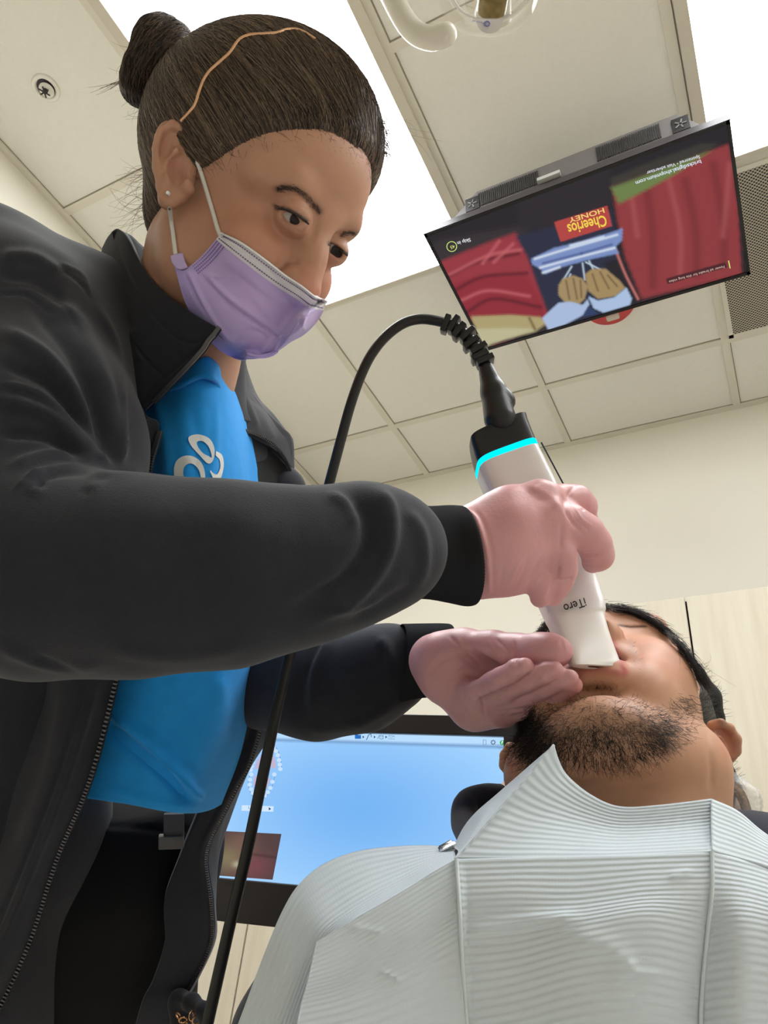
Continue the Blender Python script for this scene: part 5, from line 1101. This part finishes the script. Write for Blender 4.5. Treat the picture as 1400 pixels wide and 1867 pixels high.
# neck and shoulders
ph.chainm([(*Q(-.012, 0, -.03), .056), (*C(1160, 1480, .535), .056), (*C(1175, 1600, .50), .062)], .022)
ph.cap((1150, 1720, .52, 110), (1250, 1720, .52, 110), .03)
V, Fc = ph.mesh()
V = sculpt(V, Fc, [([(1128, 1140), (1150, 1143), (1178, 1142)], 2.5, -1.0), ([(1055, 1230), (1100, 1222), (1135, 1228)], 6, 1.0), ([(1118, 1175), (1130, 1200), (1142, 1225)], 4, .8), ([(1050, 1258), (1100, 1262), (1150, 1250)], 8, -1.2), ([(1125, 1165), (1150, 1170), (1165, 1190), (1170, 1215)], 6, -.8),
    ([(1050, 1400), (1130, 1395), (1220, 1370)], 8, -1.0), ([(1305, 1290), (1290, 1340), (1297, 1400), (1295, 1440)], 6, -1.0)])
pc = paint(V, (198, 150, 122), [('s', [(1165, 1190), (1220, 1200)], 50, (206, 142, 118), .5), ('s', [(1050, 1232), (1095, 1222), (1135, 1228)], 8, (186, 108, 100), .8), ('s', [(1118, 1170), (1130, 1200), (1140, 1225)], 6, (196, 104, 100), .85),
    ('s', [(1128, 1140), (1150, 1143), (1178, 1142)], 2, (60, 36, 32), .9), ('s', [(1322, 1345), (1335, 1370)], 16, (190, 112, 94), .6), ('s', [(930, 1385), (932, 1400)], 14, (190, 105, 88), .6),
    ('s', [(960, 1330), (1010, 1340), (1080, 1340), (1160, 1335), (1210, 1340)], 34, (120, 96, 82), .55), ('s', [(950, 1320), (975, 1360)], 30, (84, 66, 58), .5), ('s', [(1146, 1170), (1156, 1190), (1160, 1205)], 7, (140, 108, 92), .35), ('s', [(1050, 1250), (1110, 1252)], 9, (120, 92, 80), .4),
    ('s', [(1290, 1230), (1310, 1290), (1318, 1320)], 10, (90, 74, 66), .5)])
inm = (((V-Q(.088, 0, -.036))@pS/.021)**2+((V-Q(.088, 0, -.036))@pU/.014)**2) < 1.0; inm &= ((V-P0)@pF < .088); pc[inm] = lin(120, 50, 50)
pbody = mk('body', V, Fc, M_skin, pat, cols=pc)
PV, PF = V, Fc; PN = vnorm(PV, PF); ppx, ppy = proj(PV); facing = (PN*PV).sum(1) < 0
# beard
M_bh = mat('beard_hair', lin(22, 17, 16), .5)
den = np.zeros(len(PV))
for pts, wd_, a in (([(945, 1300), (975, 1330), (1020, 1345), (1080, 1345), (1140, 1340), (1190, 1335)], 30, 1.), ([(1080, 1295), (1130, 1290), (1165, 1310)], 22, .7), ([(1180, 1330), (1235, 1320), (1240, 1290)], 24, .22), ([(950, 1310), (970, 1365), (1000, 1385)], 26, 1.2), ([(1060, 1380), (1130, 1382), (1200, 1360)], 16, .5), ([(1060, 1252), (1100, 1250), (1120, 1255)], 6, .5), ([(1150, 1178), (1158, 1195), (1163, 1212)], 6, .45), ([(1010, 1290), (1050, 1285)], 16, .5)):
    d, t = pdist(ppx, ppy, pts); den += a*np.exp(-(d/wd_)**2)
den *= facing; den[(ppy > 1440) | (np.abs(ppy-1345) > 180)] = 0
dn = np.clip(den, 0, 1.2); dn[dn < .03] = 0; NB = 11000
rid = rng.choice(len(PV), NB, p=dn/dn.sum())
m = 6; BP = np.zeros((NB, m, 3)); p = PV[rid]-PN[rid]*.0004+np.cross(PN[rid], rng.normal(0, .0011, (NB, 3))); mid = (ppx[rid]-1085)/120
t0 = np.stack([.15+.5*np.clip(mid, -1, 1), np.full(NB, .75), np.full(NB, -.2)], 1); dirs = unit_rows(t0+rng.normal(0, .42, (NB, 3))+PN[rid]*.35); cax_ = unit_rows(rng.normal(size=(NB, 3))); ck = rng.normal(0, .30, NB)
L_ = rng.uniform(.004, .0095, NB)/(m-1); L_[(ppy[rid] < 1262)] *= .4
for j in range(m): BP[:, j] = p; p = p+dirs*L_[:, None]; dirs = unit_rows(dirs+np.cross(cax_, dirs)*ck[:, None])
V, Fc = strands(BP, .00012, .00006); mk('beard', V, Fc, M_bh, pat, kind='stuff')
# hair: short black
M_ph = mat('hair_black', lin(20, 18, 19), .5, bump=(1200, .6, .001)); hh = Sdf(.002)
hh.ell(Q(-.010, 0, .052), (.097, .082, .090), QA, .01)
hh.ell(Q(-.045, 0, -.010), (.060, .072, .060), QA, .02)
def pcut(X): 
    q = X-P0; f = q@pF; u = q@pU; s_ = np.abs(q@pS)
    a = (f-(.066-.0*s_))*.5+(0)*u; b_ = f-(.030-.25*(u-.02))
    top = (u-.088)*.8-(.0)  # hair on the crown side of the forehead
    return -np.minimum(b_, -(top))
hh.custom(pcut, [-9]*3, [9]*3, .004, 's')
hh.chain([(1312, 1392, .645, 20), (1318, 1425, .64, 22), (1312, 1462, .64, 24)], .01)
hh.chain([(1272, 1225, .66, 12), (1296, 1270, .66, 14), (1308, 1310, .66, 14)], .01)
V, Fc = hh.mesh(); phair = mk('hair', V, Fc, M_ph, pat)
HV = V; HN = vnorm(V, Fc); NB = 6000; rid = rng.choice(len(HV), NB); m = 4
BP = np.zeros((NB, m, 3)); p = HV[rid]; dirs = unit_rows(HN[rid]+rng.normal(0, .35, (NB, 3))+np.array([.0, -.1, .3]))
for j in range(m): BP[:, j] = p; p = p+dirs*.0022; dirs = unit_rows(dirs+rng.normal(0, .12, dirs.shape))
V, Fc = strands(BP, .0002); mk('short_hair', V, Fc, M_bh, phair, kind='stuff')
# fringe following the edge of the forehead
def contour(pts, n, inward, L, r, sp, tang=1., curl=.03):
    P = cr(np.array(pts, float), 80); c_ = np.array([1130., 1260.]); Pin = P+(c_-P)/np.linalg.norm(c_-P, axis=1, keepdims=True)*inward
    rr_ = np.stack([(Pin[:, 0]-700)/FPX, (Pin[:, 1]-933.5)/FPX, np.ones(80)], -1); t = np.full(80, .45)
    for _ in range(50): t = t+np.clip(ph(rr_*t[:, None]), -.02, .02)*.75
    t = np.clip(t, .5, .72)+.006; X = np.stack([(P[:, 0]-700)/FPX*t, (P[:, 1]-933.5)/FPX*t, t], -1); T = unit_rows(np.gradient(X, axis=0)); out_ = []
    for i in range(n):
        j = rng.integers(80); p = X[j]+rng.normal(0, sp, 3); d = unit(T[j]*tang+rng.normal(0, .13, 3)); ax2 = unit(rng.normal(size=3)); k = rng.normal(0, curl); l = L*rng.uniform(.5, 1.1)/6; row = []
        for _ in range(7): row.append(p); p = p+d*l; d = unit(d+np.cross(ax2, d)*k)
        out_.append(row)
    return strands(np.array(out_), r)
V, Fc = join([contour([(1095, 1106), (1130, 1110), (1165, 1120), (1200, 1140), (1232, 1168), (1258, 1200), (1282, 1240)], 1500, 16, .016, .0002, .0016), contour([(1035, 1112), (1015, 1124), (998, 1140), (985, 1156)], 500, 16, .014, .0002, .0018), contour([(1240, 1180), (1270, 1225), (1290, 1265)], 26, 14, .030, .00012, .003, .4, .3)]); mk('fringe', V, Fc, M_bh, phair, kind='stuff')
# ---- patient shirt
M_navy = mat('shirt_navy', lin(30, 34, 54), .85, sheen=.2, bump=(900, .3, .0008))
ps = Sdf(.003)
ps.chain([(640, 1740, .475, 105), (750, 1720, .485, 115), (900, 1700, .50, 130), (1180, 1700, .515, 150), (1400, 1680, .505, 165), (1700, 1720, .49, 170)], .03)
ps.chain([(1290, 1560, .53, 60), (1370, 1620, .51, 90)], .03)
ps.chain([(900, 1900, .50, 260), (1300, 1900, .51, 300)], .04); ps.chain([(900, 1900, .50, 260), (900, 2600, .47, 260)], .04); ps.chain([(1300, 1900, .50, 260), (1300, 2600, .47, 260)], .04)
ps.chain([(630, 1745, .475, 100), (540, 1900, .445, 100), (480, 2150, .43, 105)], .03)
ps.chainm([(*C(865, 1500, .58), .014), (*C(880, 1480, .585), .014), (*C(905, 1490, .59), .014)], .01)
ps.half(C(1160, 1490, .47), unit([0, -1, .0]), .01) if False else None
V, Fc = ps.mesh(); pshirt = mk('shirt', V, Fc, M_navy, pat)
V, Fc = tube(pxpath([(862, 1535, .50), (845, 1500, .55), (850, 1465, .57), (880, 1452, .58), (912, 1452, .59)], 40), .0095, 14); mk('shirt_collar', V, Fc, M_navy, pshirt)
V, Fc = shell(patch([[(1285, 1448, .50), (1310, 1455, .51), (1340, 1475, .51)], [(1290, 1470, .475), (1330, 1480, .48), (1380, 1510, .485)], [(1330, 1520, .455), (1380, 1535, .46), (1430, 1560, .465)], [(1400, 1570, .44), (1440, 1590, .45), (1480, 1620, .46)]], 30, 20), .004); mk('shirt_collar', V, Fc, M_navy, pshirt)

# ================================================================== bib
def bibmat():
    m = mat('bib_paper', lin(212, 222, 230), .8); nt = m.node_tree; b = nt.nodes['Principled BSDF']; L = nt.links.new
    uv = nt.nodes.new('ShaderNodeUVMap'); w_ = nt.nodes.new('ShaderNodeTexWave'); w_.wave_type = 'BANDS'; w_.bands_direction = 'Y'; w_.wave_profile = 'SIN'
    w_.inputs['Scale'].default_value = 1.0; w_.inputs['Distortion'].default_value = .6; w_.inputs['Detail'].default_value = 1; w_.inputs['Detail Scale'].default_value = .4
    L(uv.outputs[0], w_.inputs['Vector'])
    w2 = nt.nodes.new('ShaderNodeTexWave'); w2.bands_direction = 'X'; w2.inputs['Scale'].default_value = 2.2; L(uv.outputs[0], w2.inputs['Vector'])
    a = nt.nodes.new('ShaderNodeMath'); a.operation = 'MULTIPLY_ADD'; L(w2.outputs['Fac'], a.inputs[0]); a.inputs[1].default_value = .05; L(w_.outputs['Fac'], a.inputs[2])
    n = nt.nodes.new('ShaderNodeTexNoise'); n.inputs['Scale'].default_value = 500
    a2 = nt.nodes.new('ShaderNodeMath'); a2.operation = 'MULTIPLY_ADD'; L(n.outputs[0], a2.inputs[0]); a2.inputs[1].default_value = .18; L(a.outputs[0], a2.inputs[2])
    bp = nt.nodes.new('ShaderNodeBump'); bp.inputs['Strength'].default_value = .85; bp.inputs['Distance'].default_value = .0005; L(a2.outputs[0], bp.inputs['Height']); L(bp.outputs[0], b.inputs['Normal']); return m
M_bib = bibmat()
# one sheet folded in panels; every panel is a grid of (px, py, depth) and the ribs follow its rows
E1 = [(832, 1566, .406), (837, 1645, .391), (842, 1735, .383), (850, 1850, .376), (856, 1960, .367)]; E2 = [(1298, 1553, .403), (1298, 1622, .391), (1290, 1700, .384), (1280, 1810, .376), (1275, 1930, .366)]
PAN = [
 # throat flap up to the right crease
 ([[(1010, 1357, .455), (1020, 1388, .454), (1036, 1415, .452), (1078, 1449, .446), (1130, 1470, .441), (1205, 1467, .440), (1297, 1456, .441)],
   [(921, 1460, .434), (965, 1480, .434), (1010, 1492, .434), (1060, 1503, .433), (1125, 1514, .430), (1205, 1511, .429), (1297, 1503, .429)],
   [(832, 1564, .409), (900, 1564, .407), (970, 1563, .406), (1040, 1562, .405), (1120, 1560, .404), (1210, 1556, .403), (1298, 1552, .403)]], 14, 60, 100),
 ([[(1297, 1456, .441), (1345, 1478, .440), (1400, 1522, .438), (1500, 1580, .436)], [(1297, 1500, .424), (1350, 1520, .424), (1410, 1550, .424), (1510, 1600, .424)], [(1298, 1552, .403), (1350, 1566, .406), (1410, 1584, .409), (1520, 1630, .412)]], 9, 40, 40),
 # upper edge to the left: shadowed part lying over the shoulder
 ([[(1010, 1357, .456), (960, 1400, .470), (905, 1448, .478), (868, 1480, .480), (845, 1508, .478), (826, 1545, .462)], [(985, 1385, .450), (945, 1428, .452), (905, 1468, .450), (880, 1490, .448), (858, 1520, .446), (835, 1552, .436)], [(832, 1564, .409), (832, 1564, .409), (832, 1564, .409), (831, 1564, .409), (830, 1564, .409), (828, 1565, .409)]], 9, 40, 40),
 ([[(826, 1545, .462), (780, 1541, .462), (720, 1543, .458), (650, 1552, .450), (590, 1575, .438), (545, 1612, .424), (515, 1660, .412), (485, 1730, .400), (455, 1810, .392), (425, 1890, .385)],
   [(829, 1555, .436), (780, 1575, .424), (730, 1600, .418), (680, 1625, .410), (630, 1655, .402), (585, 1690, .394), (555, 1740, .388), (535, 1790, .382), (512, 1850, .376), (490, 1910, .370)],
   [(832, 1566, .409), (790, 1590, .400), (745, 1618, .395), (700, 1645, .388), (640, 1680, .382), (602, 1716, .386), (592, 1760, .384), (577, 1800, .382), (562, 1850, .378), (548, 1915, .374)]], 22, 90, 50),
 # front: left slanting panel, middle panel, right panel
 ([[E1[0], (790, 1590, .401), (745, 1618, .394), (700, 1645, .388), (640, 1680, .381), (577, 1717, .374)], [E1[1], (790, 1672, .388), (745, 1700, .383), (690, 1730, .378), (625, 1765, .372), (562, 1785, .366)], [E1[2], (790, 1760, .380), (740, 1785, .375), (680, 1812, .370), (610, 1835, .365), (545, 1850, .360)], [E1[4], (800, 1935, .364), (740, 1950, .360), (680, 1962, .356), (600, 1975, .352), (520, 1985, .350)]], 24, 80, 80),
 ([[E1[0], (940, 1563, .403), (1050, 1560, .402), (1180, 1557, .402), E2[0]], [E1[1], (940, 1640, .388), (1050, 1640, .386), (1180, 1625, .387), E2[1]], [E1[2], (940, 1725, .379), (1050, 1700, .374), (1180, 1680, .376), E2[2]], [E1[3], (950, 1830, .372), (1060, 1800, .366), (1180, 1790, .367), E2[3]], [E1[4], (960, 1950, .364), (1080, 1930, .358), (1180, 1920, .360), E2[4]]], 26, 90, 90),
 ([[E2[0], (1350, 1566, .406), (1410, 1586, .410), (1520, 1632, .414)], [E2[1], (1350, 1625, .389), (1410, 1640, .392), (1520, 1680, .396)], [E2[2], (1350, 1690, .376), (1410, 1700, .380), (1520, 1730, .386)], [E2[3], (1345, 1800, .366), (1410, 1805, .370), (1520, 1830, .376)], [E2[4], (1340, 1920, .358), (1410, 1925, .362), (1520, 1940, .368)]], 26, 60, 90)]
JB = []; UVB = []
for pan, ribs, nv_, nu_ in PAN:
    G = patch(pan, nu_, nv_); V, Fc = shell(G, .0012)
    V = sculpt(V, Fc, [([(836, 1575), (840, 1690), (850, 1867)], 6, 1.2), ([(850, 1575), (854, 1690), (864, 1867)], 5, -.5), ([(1297, 1470), (1298, 1540), (1296, 1620), (1282, 1867)], 5, .8), ([(690, 1768), (730, 1788)], 4, 1.2), ([(1140, 1745), (1160, 1770), (1200, 1775)], 8, 1.5), ([(850, 1700), (950, 1680), (1050, 1672)], 12, 2.2), ([(1050, 1710), (1120, 1735), (1140, 1790)], 22, 2.0), ([(640, 1690), (700, 1700)], 6, 1.0), ([(1220, 1600), (1260, 1590)], 10, 1.4)])
    V[:, 2] += 0; JB.append((V, Fc)); g_ = np.stack(np.meshgrid(np.linspace(0, 1, nu_), np.linspace(0, 1, nv_), indexing='ij'), -1).reshape(-1, 2)
    wdt_ = np.linalg.norm(G[-1, -1]-G[-1, 0]); hgt_ = np.linalg.norm(G[-1, nv_//2]-G[0, nv_//2]); UVB.append(np.vstack([g_, g_])[:, ::-1]*[wdt_*100, hgt_*1000/3.3/3.14159])
V, Fc = join(JB); bib = mk('dental_bib', V, Fc, M_bib, uv=np.vstack(UVB), label='white ribbed paper bib with folded creases lying over the patient', cat='bib')
for e_ in (E1, E2):
    P = pxpath([(x, y, d-.0012) for x, y, d in e_], 60); V, Fc = tube(P, .0011, 8); mk('crease', V, Fc, mat('bib_crease', lin(216, 226, 232), .8), bib)
V, Fc = join([box(C(815, 1546, .452), [unit([1, -.45, .2]), unit([.45, 1, 0]), [-.2, 0, 1]], (.0045, .0028, .0018), .0006), box(C(815, 1543, .449), [unit([1, -.35, .2]), unit([.35, 1, 0]), [-.2, 0, 1]], (.0055, .0006, .0022), .0003)])
mk('bib_clip', V, Fc, M_chrome, bib); 

# ================================================================== chair
chair = empty('dental_chair', cw(C(1150, 1850, .62)), 'reclined dental chair under the patient with a brown stitched headrest in clear plastic', 'chair')
M_vin = mat('chair_vinyl', lin(196, 172, 160), .45); M_brn = mat('brown_leather', lin(176, 112, 62), .5, bump=(300, .3, .001))
hdr = Sdf(.002); hc = C(1262, 1500, .66)
hdr.ell(hc, (.050, .052, .030), [unit([1, .1, 0]), unit([-.1, 1, .0]), [0, 0, 1]], .01); hdr.ell(C(1160, 1480, .72), (.075, .06, .035), k=.02)
V, Fc = hdr.mesh(); hr_ = mk('headrest', V, Fc, M_vin, chair)
pts = [(1337, 1432, .615), (1352, 1452, .612), (1362, 1480, .612), (1367, 1520, .612), (1366, 1560, .612)]
V, Fc = shell(patch([[(x-9, y+2, d+.004) for x, y, d in pts], [(x, y, d-.003) for x, y, d in pts], [(x+8, y, d+.002) for x, y, d in pts]], 10, 40), .006); trm = mk('piping', V, Fc, M_brn, chair)
M_th = mat('thread_cream', lin(226, 206, 150), .7); pr = []
for off_ in (-6.5, 5):
    P = pxpath([(x+off_, y, d-.0045) for x, y, d in pts], 60)
    for i in range(0, 57, 4): pr.append(tube(P[i:i+3], .0006, 6))
V, Fc = join(pr); mk('stitching', V, Fc, M_th, trm)
M_film = mat('clear_film', (.98, .98, .98), .12, spec=.8, alpha=.28)
rows = [[(1318, 1415, .62), (1336, 1408, .61), (1362, 1425, .605), (1382, 1440, .61), (1386, 1452, .63)], [(1322, 1432, .60), (1345, 1428, .594), (1365, 1436, .592), (1384, 1450, .60), (1390, 1462, .62)], [(1318, 1470, .597), (1345, 1470, .59), (1368, 1475, .59), (1386, 1480, .60), (1389, 1490, .62)], [(1318, 1540, .60), (1345, 1540, .592), (1368, 1540, .592), (1384, 1540, .60), (1386, 1540, .62)]]
V, Fc = shell(patch(rows, 40, 40), .0003); N = vnorm(V, Fc); n = np.sin(V[:, 0]*900+V[:, 1]*500)*np.sin(V[:, 1]*700-V[:, 0]*300); V = V+N*(n*.0010)[:, None]; mk('plastic_cover', V, Fc, M_film, chair)
bk = Sdf(.006); bk.ell(C(1180, 1950, .66), (.19, .30, .05), [unit([1, 0, 0]), unit([0, .9, -.43]), unit([0, .43, .9])], .02); V, Fc = bk.mesh(); mk('backrest', V, Fc, M_vin, chair)
bz = cw(C(1150, 1900, .64)); V, Fc = join([wbox((bz[0]-.12, bz[1]-.15, .06), (bz[0]+.14, bz[1]+.10, bz[2]-.05), .02), wbox((bz[0]-.15, bz[1]-.45, 0), (bz[0]+.25, bz[1]+.12, .06), .02)]); mk('chair_base', V, Fc, M_white, chair, world=True)
